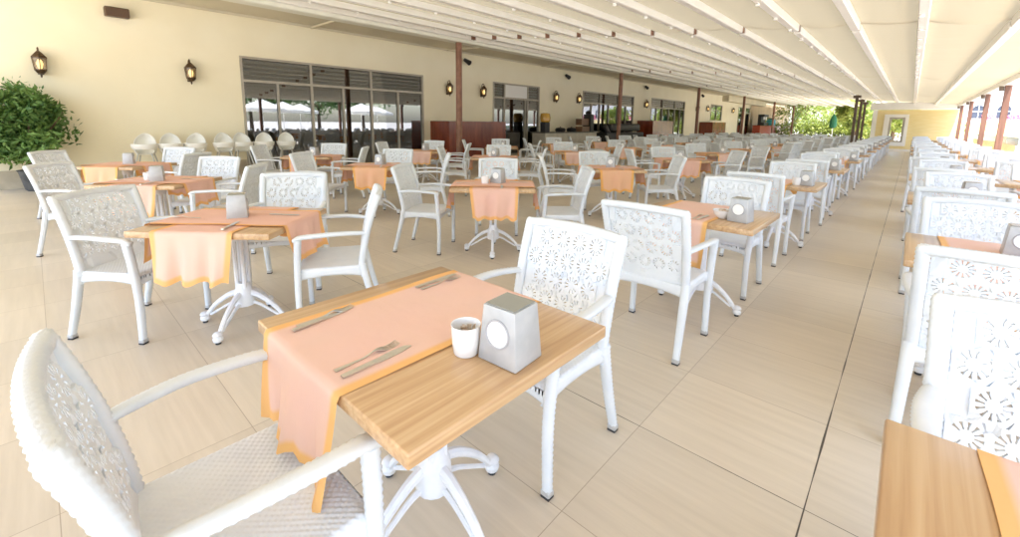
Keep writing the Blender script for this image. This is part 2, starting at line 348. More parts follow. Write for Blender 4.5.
# dark dining room behind the glass
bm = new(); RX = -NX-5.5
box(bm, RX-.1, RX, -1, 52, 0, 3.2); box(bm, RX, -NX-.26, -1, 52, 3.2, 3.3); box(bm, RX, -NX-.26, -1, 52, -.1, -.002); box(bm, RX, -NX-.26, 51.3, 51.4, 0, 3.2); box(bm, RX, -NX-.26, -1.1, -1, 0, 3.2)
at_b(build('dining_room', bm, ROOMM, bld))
def window(y0, y1, z0, z1, cols, transom, lower, name='window', blinds=True, doorcols=()):
    fx = -NX+.03; t = .055
    bm = new()
    box(bm, -NX-.08, fx, y0, y0+t, z0, z1); box(bm, -NX-.08, fx, y1-t, y1, z0, z1)
    box(bm, -NX-.08, fx, y0+t, y1-t, z1-t, z1)
    box(bm, -NX-.08, fx, y0+t, y1-t, z0+.001, z0+.07)
    box(bm, -NX-.078, fx-.003, y0+t, y1-t, transom-.03, transom+.03)
    o = at_b(build(name, bm, ALU, bld)); 
    for c in cols:
        b2 = new(); box(b2, -NX-.076, fx-.006, c-.028, c+.028, z0+.07, z1-t); build('mullion', b2, ALU, o)
    for c in lower:
        b2 = new(); box(b2, -NX-.076, fx-.006, c-.024, c+.024, z0+.07, transom-.03); build('mullion', b2, ALU, o)
    edges = sorted([y0+t]+list(cols)+list(lower)+[y1-t])
    for a, b in zip(edges, edges[1:]):
        if (a, b) in doorcols: continue
        b2 = new(); box(b2, -NX-.045, -NX-.035, a, b, z0+.07, transom-.03); build('pane', b2, GLASS, o)
    e2 = sorted([y0+t]+list(cols)+[y1-t])
    for a, b in zip(e2, e2[1:]):
        b2 = new(); box(b2, -NX-.045, -NX-.035, a, b, transom+.03, z1-t); build('pane', b2, GLASS, o)
        if blinds:
            b2 = new(); box(b2, -NX-.16, -NX-.15, a+.02, b-.02, transom-.02, z1-t); build('roller_blind', b2, BLIND, o)
    return o
window(*W1, [Wy(5.18), Wy(6.94)], Wz(2.33), [Wy(4.32), Wy(6.06), Wy(7.86)])
window(*D1, [Wy(12.73), Wy(14.14)], Wz(2.36), [Wy(14.0)], name='entrance_door', blinds=False, doorcols=())
window(*W2, [Wy(19.9), Wy(21.8)], Wz(2.42), [Wy(19.1), Wy(20.8), Wy(22.7)])
window(*W3, [Wy(27.6), Wy(29.6)], Wz(2.45), [Wy(26.7), Wy(28.6), Wy(30.5)])
window(*W4, [Wy(38.1)], Wz(2.6), []); window(*W5, [], Wz(2.6), [], blinds=True); window(*W6, [], Wz(2.6), [], blinds=True)
# white sign board in the door's fanlight and the small fringe under the soffit
bm = new(); box(bm, -NX-.03, -NX+.0, Wy(12.78), Wy(14.1), Wz(2.40), Wz(2.88)); at_b(build('fanlight_panel', bm, PAPER, bld))
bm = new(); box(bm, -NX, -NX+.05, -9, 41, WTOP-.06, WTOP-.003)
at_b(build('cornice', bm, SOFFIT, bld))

# partitions in front of the wall
def partition(y0, y1, zt, label):
    bm = new(); fx = -NX*11.0/12
    box(bm, -NX+.022, fx, y0, y0+.05, 0, zt); box(bm, fx-.05, fx, y0+.052, y1, 0, zt)
    o = build('low_partition', bm, PANELRED, None); tag(o, label, 'partition', 'red brown partitions along the building'); return o
partition(Wy(9.08), Wy(11.75), Wz(1.43), 'glossy red brown partition left of the glass entrance door, behind the nearest brown column')
partition(Wy(24.15), Wy(27.0), Wz(1.62), 'glossy red brown partition between the two middle windows')
partition(Wy(34.4), Wy(37.5), Wz(1.63), 'farthest small red brown partition beside the third brown column')
o = empty('bar_counter', (-NX+.9, Wy(52), 0)); tag(o, 'long red bar counter against the tan far wall', 'counter')
bm = new(); box(bm, -.35, .35, -4.8, 11.6, 0, Wz(1.40)); build('counter_front', bm, pmat('red_laminate', (.35, .05, .02), .3), o)
bm = new(); box(bm, -.42, .42, -4.9, 11.7, Wz(1.40), Wz(1.40)+.05); build('counter_top', bm, PANELRED, o)
ZB = Wz(1.40)+.05
o = empty('drink_cooler', (-NX+.9, Wy(53.3), ZB)); tag(o, 'turquoise drum cooler on the far red bar counter', 'cooler')
bm = new(); lathe(bm, [(.3, 0), (.42, .06), (.46, .3), (.44, .6), (.28, .7)], 20); build('body', bm, pmat('turquoise_plastic', (.06, .38, .42), .3), o, smooth=True)
bm = new(); lathe(bm, [(.2, .7), (.27, .72), (.25, .79), (.06, .82)], 16); build('lid', bm, BLACKM, o, smooth=True)
o = empty('coffee_machine', (-NX+.9, Wy(49.9), ZB)); tag(o, 'black coffee machine left of the turquoise cooler', 'coffee machine')
bm = new(); box(bm, -.3, .3, -.9, .9, 0, .3); box(bm, -.3, .0, -.9, .9, .3, .9); box(bm, -.3, .3, -.9, .9, .9, 1.15); build('body', bm, BLACKM, o)
bm = new(); cyl(bm, (.15, -.4, .9), (.15, -.4, .6), .06); cyl(bm, (.15, .4, .9), (.15, .4, .6), .06); build('spout', bm, STEEL, o)

# buffet counter with things on it
o = empty('buffet_counter', (-NX*11/12-.35, Wy(16.0), 0)); tag(o, 'pale panelled buffet counter right of the glass entrance door', 'counter')
bm = new(); box(bm, -.38, .35, -2.0, 2.2, 0, Wz(1.04)-.05); build('front_panel', bm, COUNTER, o)
bm = new(); box(bm, -.42, .4, -2.1, 2.3, Wz(1.04)-.05, Wz(1.04)); build('counter_top', bm, pmat('dark_stone', (.1, .09, .08), .25), o)
ZC = Wz(1.04); XC = -NX*11/12-.3
o = empty('juice_dispenser', (XC, Wy(14.45), ZC)); tag(o, 'juice dispenser with amber tank on black base on the pale counter', 'dispenser')
bm = new(); box(bm, -.14, .14, -.17, .17, 0, .42); bevel_all(bm, .015); build('base', bm, BLACKM, o)
bm = new(); lathe(bm, [(.16, .42), (.22, .45), (.24, .62), (.2, .8), (.1, .83)], 18); build('tank', bm, mottled(pmat('amber_juice', (.55, .3, .04), .15), (.5, .26, .03), (.6, .36, .06)), o, smooth=True)
for k, (dy, lab) in enumerate(((1.0, 'black chafing dish beside the juice dispenser on the pale counter'), (1.9, 'black chafing dish in the middle of the pale counter'))):
    o = empty('chafing_dish', (XC, Wy(14.6)+dy, ZC)); tag(o, lab, 'chafing dish', 'chafing dishes on the pale counter')
    bm = new(); lathe(bm, [(.2, 0), (.24, .04), (.25, .1)], 16); build('pan', bm, BLACKM, o, smooth=True)
    bm = new(); lathe(bm, [(.25, .1), (.2, .17), (.02, .2), (.02, .24)], 16); build('lid', bm, BLACKM, o, smooth=True)
o = empty('bread_station', (XC, Wy(17.3), ZC)); tag(o, 'brown and black drink machine at the right end of the pale counter', 'drink machine')
bm = new(); box(bm, -.2, .2, -.35, .3, 0, .25); box(bm, -.2, .15, -.35, .3, .3, .62); bevel_all(bm, .01); build('body', bm, pmat('brown_case', (.16, .08, .04), .4), o)
bm = new(); box(bm, -.2, .25, .32, .62, 0, .85); bevel_all(bm, .02); build('tower', bm, BLACKM, o)
bm = new(); lathe(bm, [(.1, .86), (.16, .9), (.1, 1.0), (.03, 1.02)], 12, c=(0, .45, 0)); build('hopper', bm, BLACKM, o)
# long black covered buffet block
o = empty('salad_bar', (-NX*11/12-.2, Wy(20.4), 0)); tag(o, 'black covered salad bar behind the second brown column', 'salad bar')
bm = new(); box(bm, -.45, .45, -1.9, 2.3, 0, .95); bevel_all(bm, .04); build('base', bm, BLACKM, o)
bm = new(); box(bm, -.4, .3, -1.2, 2.1, 1.0, 1.42); bevel_all(bm, .09, 3); build('hood', bm, BLACKM, o, smooth=True)
bm = new(); cyl(bm, (.2, -1.3, .9), (.2, -1.7, 1.3), .12); build('cover_end', bm, pmat('dark_grey_cover', (.06, .06, .07), .3), o, smooth=True)

# room furniture seen through glass
o = empty('service_cabinet', (-NX-.9, Wy(7.35), 0)); tag(o, 'dark wood service cabinet with shelves behind the first window', 'cabinet')
bm = new(); box(bm, -.3, .3, -1.15, -1.05, 0, Wz(1.42)); box(bm, -.3, .3, .95, 1.05, 0, Wz(1.42)); box(bm, -.3, .3, -1.05, .95, Wz(1.42)-.06, Wz(1.42)); box(bm, -.3, -.24, -1.05, .95, 0, Wz(1.42)-.06)
build('carcass', bm, DARKWOOD, o)
bm = new(); box(bm, -.24, .3, -1.05, .95, .90, .95); build('shelf', bm, DARKWOOD, o)
for s_ in (-1.045, -.045):
    bm = new(); box(bm, .28, .31, s_, s_+.99, .02, .895); build('cabinet_door', bm, DARKWOOD, o)
for k, dy in enumerate((-.5, .55)):
    o = build('stacked_plates', new(), CHINA); bpy.data.objects.remove(o)
    bm = new(); lathe(bm, [(.08, 0), (.13, .02), (.13, .14), (.1, .15)], 14)
    o = build('plate_stack', bm, CHINA, None, smooth=True, loc=(-NX-.85, Wy(7.35)+dy, .952)); tag(o, ('left', 'right')[k]+' stack of white plates on the dark cabinet shelf', 'plates', 'plate stacks on the dark cabinet')
for k, (xx, yy) in enumerate(((-NX-1.9, Wy(4.9)), (-NX-2.4, Wy(7.0)), (-NX-1.9, Wy(8.4)))):
    o = empty('chandelier', (xx, yy, 2.62)); tag(o, ('first', 'second', 'third')[k]+' small chandelier from the left, glowing behind the first big window', 'chandelier', 'chandeliers in the dining room')
    bm = new(); cyl(bm, (0, 0, .1), (0, 0, .57), .012)
    for a in range(5): sweep(bm, [(0, 0, .1), (.12*math.cos(a*1.257), .12*math.sin(a*1.257), 0), (.2*math.cos(a*1.257), .2*math.sin(a*1.257), .06)], .01, step=.05, ns=6)
    build('arms', bm, BRONZE, o)
    for a in range(5):
        bm = new(); lathe(bm, [(.015, 0), (.035, .04), (.03, .09), (.01, .12)], 8, c=(.2*math.cos(a*1.257), .2*math.sin(a*1.257), .06)); build('bulb', bm, BULB, o)

# wall lanterns
def lantern_proto():
    r = empty('wall_lantern'); 
    bm = new(); box(bm, 0, .03, -.045, .045, -.2, .12); bevel_all(bm, .01); sweep(bm, [(.02, 0, -.1), (.12, 0, -.2), (.17, 0, -.19)], .012, step=.02, ns=6)
    sweep(bm, [(.02, 0, .08), (.06, 0, .26), (.15, 0, .3), (.19, 0, .22)], .013, step=.02, ns=6); build('bracket', bm, BRONZE, r)
    bm = new(); lathe(bm, [(.02, .24), (.04, .22), (.1, .15), (.125, .12), (.125, .105)], 6, c=(.17, 0, 0)); build('roof', bm, BRONZE, r)
    bm = new(); lathe(bm, [(.095, -.11), (.1, -.13), (.06, -.18), (.015, -.2), (.02, -.23), (.005, -.27)], 6, c=(.17, 0, 0))
    for k in range(6):
        a = k*math.pi/3; sweep(bm, [(.17+.115*math.cos(a), .115*math.sin(a), .11), (.17+.092*math.cos(a), .092*math.sin(a), -.12)], .008, step=1, ns=4)
    build('cage', bm, BRONZE, r)
    bm = new(); lathe(bm, [(.082, -.11), (.104, .10)], 6, c=(.17, 0, 0), cap=False); build('glass', bm, LAMPGLASS, r)
    bm = new(); lathe(bm, [(.01, -.1), (.022, -.06), (.036, .0), (.022, .05), (.006, .08)], 10, c=(.17, 0, 0)); build('bulb', bm, BULB, r, smooth=True)
    return r
LP = [(.21, 2.36, 'bronze wall lantern above the potted ficus, leftmost of all'), (2.48, 2.40, 'bronze wall lantern above the high chairs, left of the first window'), (9.83, 2.52, 'bronze wall lantern between first window and nearest brown column'),
      (11.45, 2.52, 'bronze wall lantern just left of the glass entrance door'), (15.97, 2.54, 'bronze wall lantern just right of the glass entrance door'), (17.8, 2.55, 'bronze wall lantern over the right end of the buffet counter'),
      (25.0, 2.58, 'bronze wall lantern between the second and third big windows'), (33.5, 2.62, 'bronze wall lantern hidden partly by the third brown column'), (35.7, 2.66, 'bronze wall lantern left of the small square window'),
      (42.2, 2.7, 'farthest bronze wall lantern, right of the small square window')]
pl = lantern_proto(); first = True
for (yy, zz, lab) in LP:
    o = pl if first else copy_tree(pl); first = False
    o.location = (-NX, Wy(yy), Wz(zz)); tag(o, lab, 'wall lamp', 'lanterns along the cream wall')
SP = [(1.37, 3.42, 'dark box loudspeaker high on the wall between the two left lanterns', 'loudspeaker'), ]
o = empty('wall_speaker', (-NX, Wy(1.37), Wz(3.46))); tag(o, SP[0][2], SP[0][3])
bm = new(); box(bm, .02, .2, -.2, .2, -.09, .1); bevel_all(bm, .02); build('case', bm, pmat('brown_speaker', (.1, .055, .03), .5), o)
bm = new(); box(bm, 0, .05, -.05, .05, -.03, .03); build('bracket', bm, BLACKM, o)
for k, (yy, zz, lab) in enumerate(((10.65, 3.55, 'small black spotlight beside the nearest brown column'), (16.8, 3.55, 'small black spotlight over the pale buffet counter'), (24.9, 3.6, 'small black spotlight above the wall between the big middle windows'), (34.4, 3.62, 'small black spotlight beside the third brown column'))):
    o = empty('spotlight', (-NX, Wy(yy), Wz(zz))); tag(o, lab, 'spotlight', 'spotlights high on the cream wall')
    bm = new(); cyl(bm, (0, 0, 0), (.14, 0, 0), .02); build('arm', bm, BLACKM, o)
    bm = new(); sweep(bm, [(.12, -.12, .03), (.12, .15, -.07)], [.06, .1], step=.1, ns=10, sq=2, up=(0, 0, 1)); build('head', bm, BLACKM, o)

# ---------------------------------------------------------------- pergola
K = 1.2
def roof_z(x): return 3.81+(-9.51-x)*0.0967 if True else 0
perg = empty('pergola', (-4, 10, 0)); tag(perg, 'big terrace awning of cream fabric on white beams and brown columns', 'pergola')
def at_p(o): o.location = (4, -10, 0); return o
beam_x = [.83, -.05, -.80, -1.58, -2.42, -3.26, -4.11, -4.99, -5.88, -6.78, -7.68, -8.58, -9.4]
breaks = [-3.8, 8.64, 18.1, 27.6, 36.5, 46, 56]
EAVE = 1.78
def y_end(x): return 36.5 if x > -3.4 else 56
for x in beam_x:
    for a, b in zip(breaks, breaks[1:]):
        if b > y_end(x)+.1: continue
        z = roof_z(x); bm = new(); box(bm, x-.055, x+.055, a+.09, b-.09, z-.13, z-.012); bevel_all(bm, .012, 1)
        o = at_p(build('beam', bm, BEAMM, perg))
        bm = new(); box(bm, x-.035, x+.035, b-.088, b+.088, z-.10, z-.02); at_p(build('beam_joint', bm, POSTB, perg))
# little round clips under every other beam
cb = new(); lathe(cb, [(.018, -.165), (.028, -.16), (.028, -.14), (.015, -.128)], 8); clip0 = None
for i, x in enumerate(beam_x):
    if i % 2 == 0: continue
    for q in range(16):
        if clip0 is None: clip0 = o = build('clip', cb, BEAMM, perg)
        else: o = clip0.copy(); link(o, perg)
        o.location = (4+x-.02, 1.4+q*.98+.2*(i % 3)-10, roof_z(x))
# fabric, sagging a little between the cross lines
bm = new(); xs = [-9.55]+sorted(beam_x)+[EAVE]; xs2 = []
for a, b in zip(xs, xs[1:]):
    for k in range(5): xs2.append(a+(b-a)*k/5)
xs2.append(xs[-1])
def sag(x, y):
    for a, b in zip(xs, xs[1:]):
        if a <= x <= b: u = (x-a)/(b-a); break
    else: u = 0
    w = 0
    for a, b in zip(breaks, breaks[1:]):
        if a <= y <= b:
            d = min(y-a, b-y); w = math.exp(-d/.35)
    return -.045*math.sin(math.pi*u)*(1+.6*math.sin(3.1*x))*w-.012*math.sin(math.pi*u)
ys = []
for a, b in zip(breaks, breaks[1:]):
    ys += [a, a+.1, a+.25, a+.5, a+1, a+(b-a)*.25, a+(b-a)*.5, a+(b-a)*.75, b-1, b-.5, b-.25, b-.1]
ys.append(breaks[-1]); grid = {}
for i, x in enumerate(xs2):
    for j, y in enumerate(ys): grid[i, j] = bm.verts.new((x, y, roof_z(x)+sag(x, y)))
for i in range(len(xs2)-1):
    for j in range(len(ys)-1):
        if ys[j+1] > y_end((xs2[i]+xs2[i+1])/2)+.1: continue
        bm.faces.new((grid[i, j], grid[i+1, j], grid[i+1, j+1], grid[i, j+1]))
bmesh.ops.delete(bm, geom=[v for v in bm.verts if not v.link_faces], context='VERTS')
at_p(build('canopy_fabric', bm, FABRIC, perg, smooth=True, auto=False))
# cross ribs at breaks
for b in breaks[1:]:
    x0 = -9.5; x1 = EAVE if b < 37 else -3.4
    bm = new(); sweep(bm, [(x0, b, roof_z(x0)+.06), (x1, b, roof_z(x1)+.06)], .035, step=20, ns=4, up=(0, 1, 0)); at_p(build('cross_rib', bm, POSTB, perg))
bm = new(); box(bm, -9.78, -9.46, -3.8, 56, roof_z(-9.5)-.22, roof_z(-9.5)+.05); bevel_all(bm, .02, 1); at_p(build('gutter', bm, mottled(pmat('pale_green_gutter', (.66, .66, .54), .5), (.78, .78, .68), (.82, .82, .72)), perg))
bm = new(); box(bm, EAVE-.05, EAVE+.1, -3, 36.5, roof_z(EAVE)-.13, roof_z(EAVE)+.03); bevel_all(bm, .015, 1); at_p(build('eave_beam', bm, BEAMM, perg))
bm = new(); box(bm, -2.0, EAVE+.1, 34.7, 35.0, 2.445, 2.86); at_p(build('end_fascia', bm, WTRIM, perg))
for y in (-1.2, 8.3, 17.6, 27.1, 36.7, 46.6, 55.6):
    bm = new(); zt = roof_z(-9.6)-.215; sweep(bm, [(-9.6, y, 0), (-9.6, y, zt)], .085, step=10, ns=12, sq=2.2); at_p(build('column', bm, POSTB, perg, smooth=True))
for y in (-1, 4, 8.9, 13.6, 18.3, 22.7, 28.4, 33.5):
    bm = new(); box(bm, EAVE-.01, EAVE+.12, y-.065, y+.065, 0, roof_z(EAVE)-.133); at_p(build('column', bm, POSTL, perg))
    bm = new(); box(bm, EAVE-.12, EAVE-.022, y-.05, y+.05, roof_z(EAVE)-.28, roof_z(EAVE)-.15); at_p(build('corbel', bm, POSTD, perg))
# braces between gutter and wall
for y in (1.2, 5.6, 10.5, 16, 23, 31):
    bm = new(); sweep(bm, [(-NX, y, WTOP-.05), (-9.7, y-.4, roof_z(-9.6)-.05)], .03, step=9, ns=4); at_p(build('brace', bm, SOFFIT, perg))

# dark slim posts near the far opening
for k, (x, y, lab) in enumerate(((-2.03, 26.0, 'dark slim post left of the yellow wall, nearest of the three'), (-2.14, 30.0, 'dark slim post left of the yellow wall, middle of the three'), (-2.18, 33.2, 'dark slim post left of the yellow wall, farthest of the three'))):
    bm = new(); box(bm, x-.055, x+.055, y-.07, y+.07, 0, 2.86); box(bm, x-.14, x+.14, y-.13, y+.13, 2.72, 2.84)
    tag(build('dark_post', bm, POSTD), lab, 'post', 'dark posts by the yellow wall')

# ---------------------------------------------------------------- yellow end wall with framed opening
yw = empty('yellow_wall', (0, 35.2, 0)); tag(yw, 'yellow rendered end wall with a white framed window opening', 'wall')
x0, x1 = -1.07, -.36
bm = new(); box(bm, -1.66, x0, 0, .3, 0, 2.44); box(bm, x1, 2.1, 0, .3, 0, 2.44); box(bm, x0, x1, 0, .3, 2.0, 2.44); box(bm, x0, x1, 0, .3, 0, .52)
build('wall_face', bm, YELLOW, yw)
bm = new(); box(bm, x0-.24, x0-.002, -.05, -.002, .3, 2.18); box(bm, x1+.002, x1+.16, -.05, -.002, .3, 2.18); box(bm, x0, x1, -.05, -.002, 2.0, 2.18); box(bm, x0, x1, -.05, -.002, .3, .52)
build('window_surround', bm, WTRIM, yw)
bm = new(); box(bm, x0+.002, x0+.10, .02, .2, .522, 1.998); box(bm, x1-.10, x1-.002, .02, .2, .522, 1.998); box(bm, x0+.10, x1-.10, .02, .2, 1.9, 1.998); box(bm, x0+.10, x1-.10, .02, .2, .522, .62)
build('window_frame', bm, ALU, yw)
bm = new(); box(bm, -1.88, -1.662, -.02, .3, 0, 2.44); build('corner_trim', bm, WTRIM, yw)
bm = new(); box(bm, -1.6, .2, -.4, -.052, 0, .12); build('step', bm, WTRIM, yw)

# parapet and glass outside the right hand posts
pw = empty('parapet', (2.6, 20, 0)); tag(pw, 'low yellow parapet with pale glass strip beyond the timber posts', 'parapet')
bm = new(); box(bm, -.06, .06, 1.5, 15, 0, .86); build('wall_face', bm, YELLOW, pw)
bm = new(); box(bm, -.012, .012, 1.5, 15, .862, 1.12); build('glass_strip', bm, pmat('teal_glass', (.3, .45, .43), .1), pw)
# white arcade building far right
ab = empty('arcade_building', (9, 60, 0)); tag(ab, 'far white building with arched windows seen between the right hand posts', 'building')
bm = new(); box(bm, -5.5, 8, 0, 8, 0, 5.6); build('wall_face', bm, mottled(pmat('white_render', (.7, .68, .64), .8), (.68, .66, .62), (.73, .71, .67)), ab)
bm = new(); box(bm, -5.5, 8, -.12, -.003, 0, 2.0); build('yellow_band', bm, YELLOW, ab)
bm = new(); box(bm, -6, 8.5, -.8, 8.5, 5.6, 5.9); box(bm, -5.5, 8, 0, 8, 5.9, 8.6); build('roof', bm, mottled(pmat('lilac_roof', (.42, .4, .46), .7), (.4, .38, .44), (.46, .44, .5)), ab)
for x in (-4.6, -3.0, -1.4, .2, 1.8, 3.4, 5.0):
    bm = new(); n = 10; w, zb, zs = .42, 2.35, 3.1
    pr = [(-w, zb), (w, zb)]+[(w*math.cos(math.pi*k/n), zs+w*math.sin(math.pi*k/n)) for k in range(n+1)]
    vs = [bm.verts.new((x+a, -.06, c)) for a, c in pr]; f = bm.faces.new(vs); r = bmesh.ops.extrude_face_region(bm, geom=[f]); bmesh.ops.translate(bm, vec=(0, .05, 0), verts=[v for v in r['geom'] if isinstance(v, bmesh.types.BMVert)])
    o = build('arched_window', bm, pmat('dark_blue_glass', (.05, .06, .09), .15), ab)
    bm = new(); box(bm, x-.02, x+.02, -.09, -.062, 2.35, 3.5); box(bm, x-.42, x+.42, -.09, -.062, 2.95, 3.0); build('glazing_bars', bm, WTRIM, o)
    random.seed(int(x*10)); bm = new()
    for k in range(60): 
        c = Vector((x+.65+random.uniform(-.4, .4), -.3+random.uniform(-.12, .1), 2.45+random.uniform(-.12, .22))); bmesh.ops.create_icosphere(bm, subdivisions=1, radius=.06, matrix=Matrix.Translation(c))
    box(bm, x+.25, x+1.05, -.42, -.13, 2.1, 2.32)
    build('flower_box', bm, mottled(pmat('pink_flowers', (.7, .1, .25), .7), (.6, .05, .2), (.8, .35, .45), nscale=12), ab)

# ---------------------------------------------------------------- plants and trees
def leaf_cloud(bm, lay, n, centre, rad, size, shell=.55, clumps=26, seed=1):
    rnd = random.Random(seed); cl = []
    for k in range(clumps):
        v = Vector((rnd.gauss(0, 1), rnd.gauss(0, 1), rnd.gauss(0, 1))).normalized()*rnd.uniform(shell, 1)
        cl.append((Vector((v.x*rad[0], v.y*rad[1], v.z*rad[2])), rnd.uniform(.22, .42), rnd.random()))
    for k in range(n):
        c, r, tnt = cl[rnd.randrange(clumps)]
        d = Vector([max(-1.1, min(1.1, rnd.gauss(0, .5))) for _ in range(3)])
        p = Vector(centre)+c+Vector((d.x*rad[0]*r, d.y*rad[1]*r, d.z*rad[2]*r))
        nrm = Vector((rnd.uniform(-1, 1), rnd.uniform(-1, 1), rnd.uniform(-.2, 1))).normalized(); t = nrm.orthogonal().normalized()
        t = (Matrix.Rotation(rnd.uniform(0, 6.28), 3, nrm) @ t); b = nrm.cross(t); s = size*rnd.uniform(.6, 1.3)
        vs = [bm.verts.new(p+t*s), bm.verts.new(p+b*s*.42+nrm*s*.1), bm.verts.new(p-t*s), bm.verts.new(p-b*s*.42+nrm*s*.1)]
        f = bm.faces.new(vs)
        tv = min(1, max(0, tnt*.7+rnd.uniform(-.2, .4)))
        for lp in f.loops: lp[lay] = (tv, tv, tv, 1)
def crown(parent, n, centre, rad, size, mat, seed, clumps=26, shell=.55, loc=None):
    bm = new(); lay = bm.loops.layers.float_color.new('tint'); leaf_cloud(bm, lay, n, centre, rad, size, shell, clumps, seed)
    me = bpy.data.meshes.new('crown'); bm.to_mesh(me); bm.free(); me.materials.append(mat); o = bpy.data.objects.new('crown', me); link(o, parent); return o
fic = empty('potted_ficus', (-12.3, -.05, 0)); tag(fic, 'bushy green ficus in a grey pot against the cream wall', 'potted plant')
bm = new(); lathe(bm, [(.14, 0), (.17, .03), (.23, .36), (.25, .40), (.22, .40), (.2, .35)], 24); build('pot', bm, POTM, fic, smooth=True)
bm = new()
for k in range(5):
    a = k*1.26; sweep(bm, [(.04*math.cos(a), .04*math.sin(a), .38), (.15*math.cos(a), .15*math.sin(a), .9), (.4*math.cos(a), .5*math.sin(a), 1.5)], [.03, .02, .008], step=.1, ns=6)
build('trunk', bm, BARK, fic, smooth=True)
crown(fic, 9000, (.05, -.28, 1.24), (.6, .72, .72), .062, LEAF, 3, clumps=60, shell=.45)
def tree(x, y, h, r, lab, seed, mat=LEAFY, n=2600, kind='broadleaf_tree', zb=-.13):
    t = empty(kind, (x, y, zb)); tag(t, lab, 'tree', 'trees around the terrace')
    bm = new(); sweep(bm, [(0, 0, 0), (.1, 0, h*.35), (0, .1, h*.6)], [.18, .12, .06], step=.6, ns=8)
    for k in range(4):
        a = k*1.6+seed; sweep(bm, [(.05, 0, h*.38), (r*.35*math.cos(a), r*.35*math.sin(a), h*.6), (r*.6*math.cos(a), r*.6*math.sin(a), h*.75)], [.08, .05, .02], step=.5, ns=6)
    build('trunk', bm, BARK, t, smooth=True)
    crown(t, n, (0, 0, h*.68), (r, r, h*.34), .17, mat, seed, clumps=34)
TR = [(-9.4, 62, 5.6, 2.8, 'bright yellow green tree left of the dark posts, beyond the terrace'), (-5.6, 66, 4.6, 2.4, 'bright green tree just left of the dark posts beyond the terrace'), (-14.5, 84, 7, 3.6, 'tall pale green tree farthest back beyond the terrace'),
      (-1.1, 44, 3.3, 1.5, 'green tree seen through the white framed opening'), (-3.9, 52, 4.2, 1.5, 'green tree between the dark posts and the yellow wall')]
for k, a in enumerate(TR): tree(*a, seed=k+11)
h_ = empty('hedge', (-6.5, 58, -.13)); tag(h_, 'sunlit hedge of bright shrubs closing the far end of the terrace', 'hedge')
crown(h_, 9000, (0, 0, 1.3), (8.5, 1.2, 1.5), .16, LEAFY, 77, clumps=90, shell=.2).name = 'foliage'
bm = new()
for k in range(12): sweep(bm, [(-7+k*1.25, 0, 0), (-7+k*1.25+.1, 0, 1.2)], [.05, .02], step=.5, ns=5)
build('stems', bm, BARK, h_)
# greenery and parasols out on the sunny side, mirrored in the windows
for k in range(6):
    tree(17+1.5*(k % 2), -3+5.5*k, 6.0+1.0*(k % 3), 4.0, 'green tree on the open side of the terrace, '+['nearest the camera', 'second along', 'third along', 'fourth along', 'fifth along', 'last along'][k], seed=k+31, mat=LEAF2, n=7000)
def parasol_proto():
    r = empty('parasol')
    bm = new(); cyl(bm, (0, 0, 0), (0, 0, 2.9), .025); build('pole', bm, BEAMM, r)
    bm = new(); lathe(bm, [(.3, 0), (.3, .06), (.05, .1)], 16); build('base', bm, POTM, r)
    bm = new(); n = 8; top = bm.verts.new((0, 0, 2.95)); ring = [bm.verts.new((1.6*math.cos(k*math.pi/4), 1.6*math.sin(k*math.pi/4), 2.3)) for k in range(8)]; low = [bm.verts.new((1.6*math.cos(k*math.pi/4), 1.6*math.sin(k*math.pi/4), 2.1)) for k in range(8)]
    for k in range(8): bm.faces.new((top, ring[k], ring[(k+1) % 8])); bm.faces.new((ring[k], low[k], low[(k+1) % 8], ring[(k+1) % 8]))
    bmesh.ops.solidify(bm, geom=list(bm.faces), thickness=.006)
    build('canopy', bm, WTRIM, r); return r
pp = parasol_proto()
for k in range(12):
    o = pp if k == 0 else copy_tree(pp); o.location = (8+(k % 3)*3.0, -4+2.5*k, -.13)
    tag(o, 'open white parasol on the sunny side of the terrace, '+['first', 'second', 'third', 'fourth', 'fifth', 'sixth', 'seventh', 'eighth', 'ninth', 'tenth', 'eleventh', 'last'][k]+' in line', 'parasol', 'white parasols beside the terrace')
# closed green parasol far off
o = empty('closed_parasol', (-5.2, 48, -.13)); tag(o, 'closed dark green parasol left of the dark posts, far beyond the terrace', 'parasol')
bm = new(); cyl(bm, (0, 0, 0), (0, 0, 2.9), .03); build('pole', bm, BEAMM, o)
bm = new(); lathe(bm, [(.15, 1.4), (.28, 1.6), (.27, 2.05), (.15, 2.45), (.03, 2.65)], 10); build('canopy', bm, pmat('green_cloth', (.02, .13, .06), .8), o)

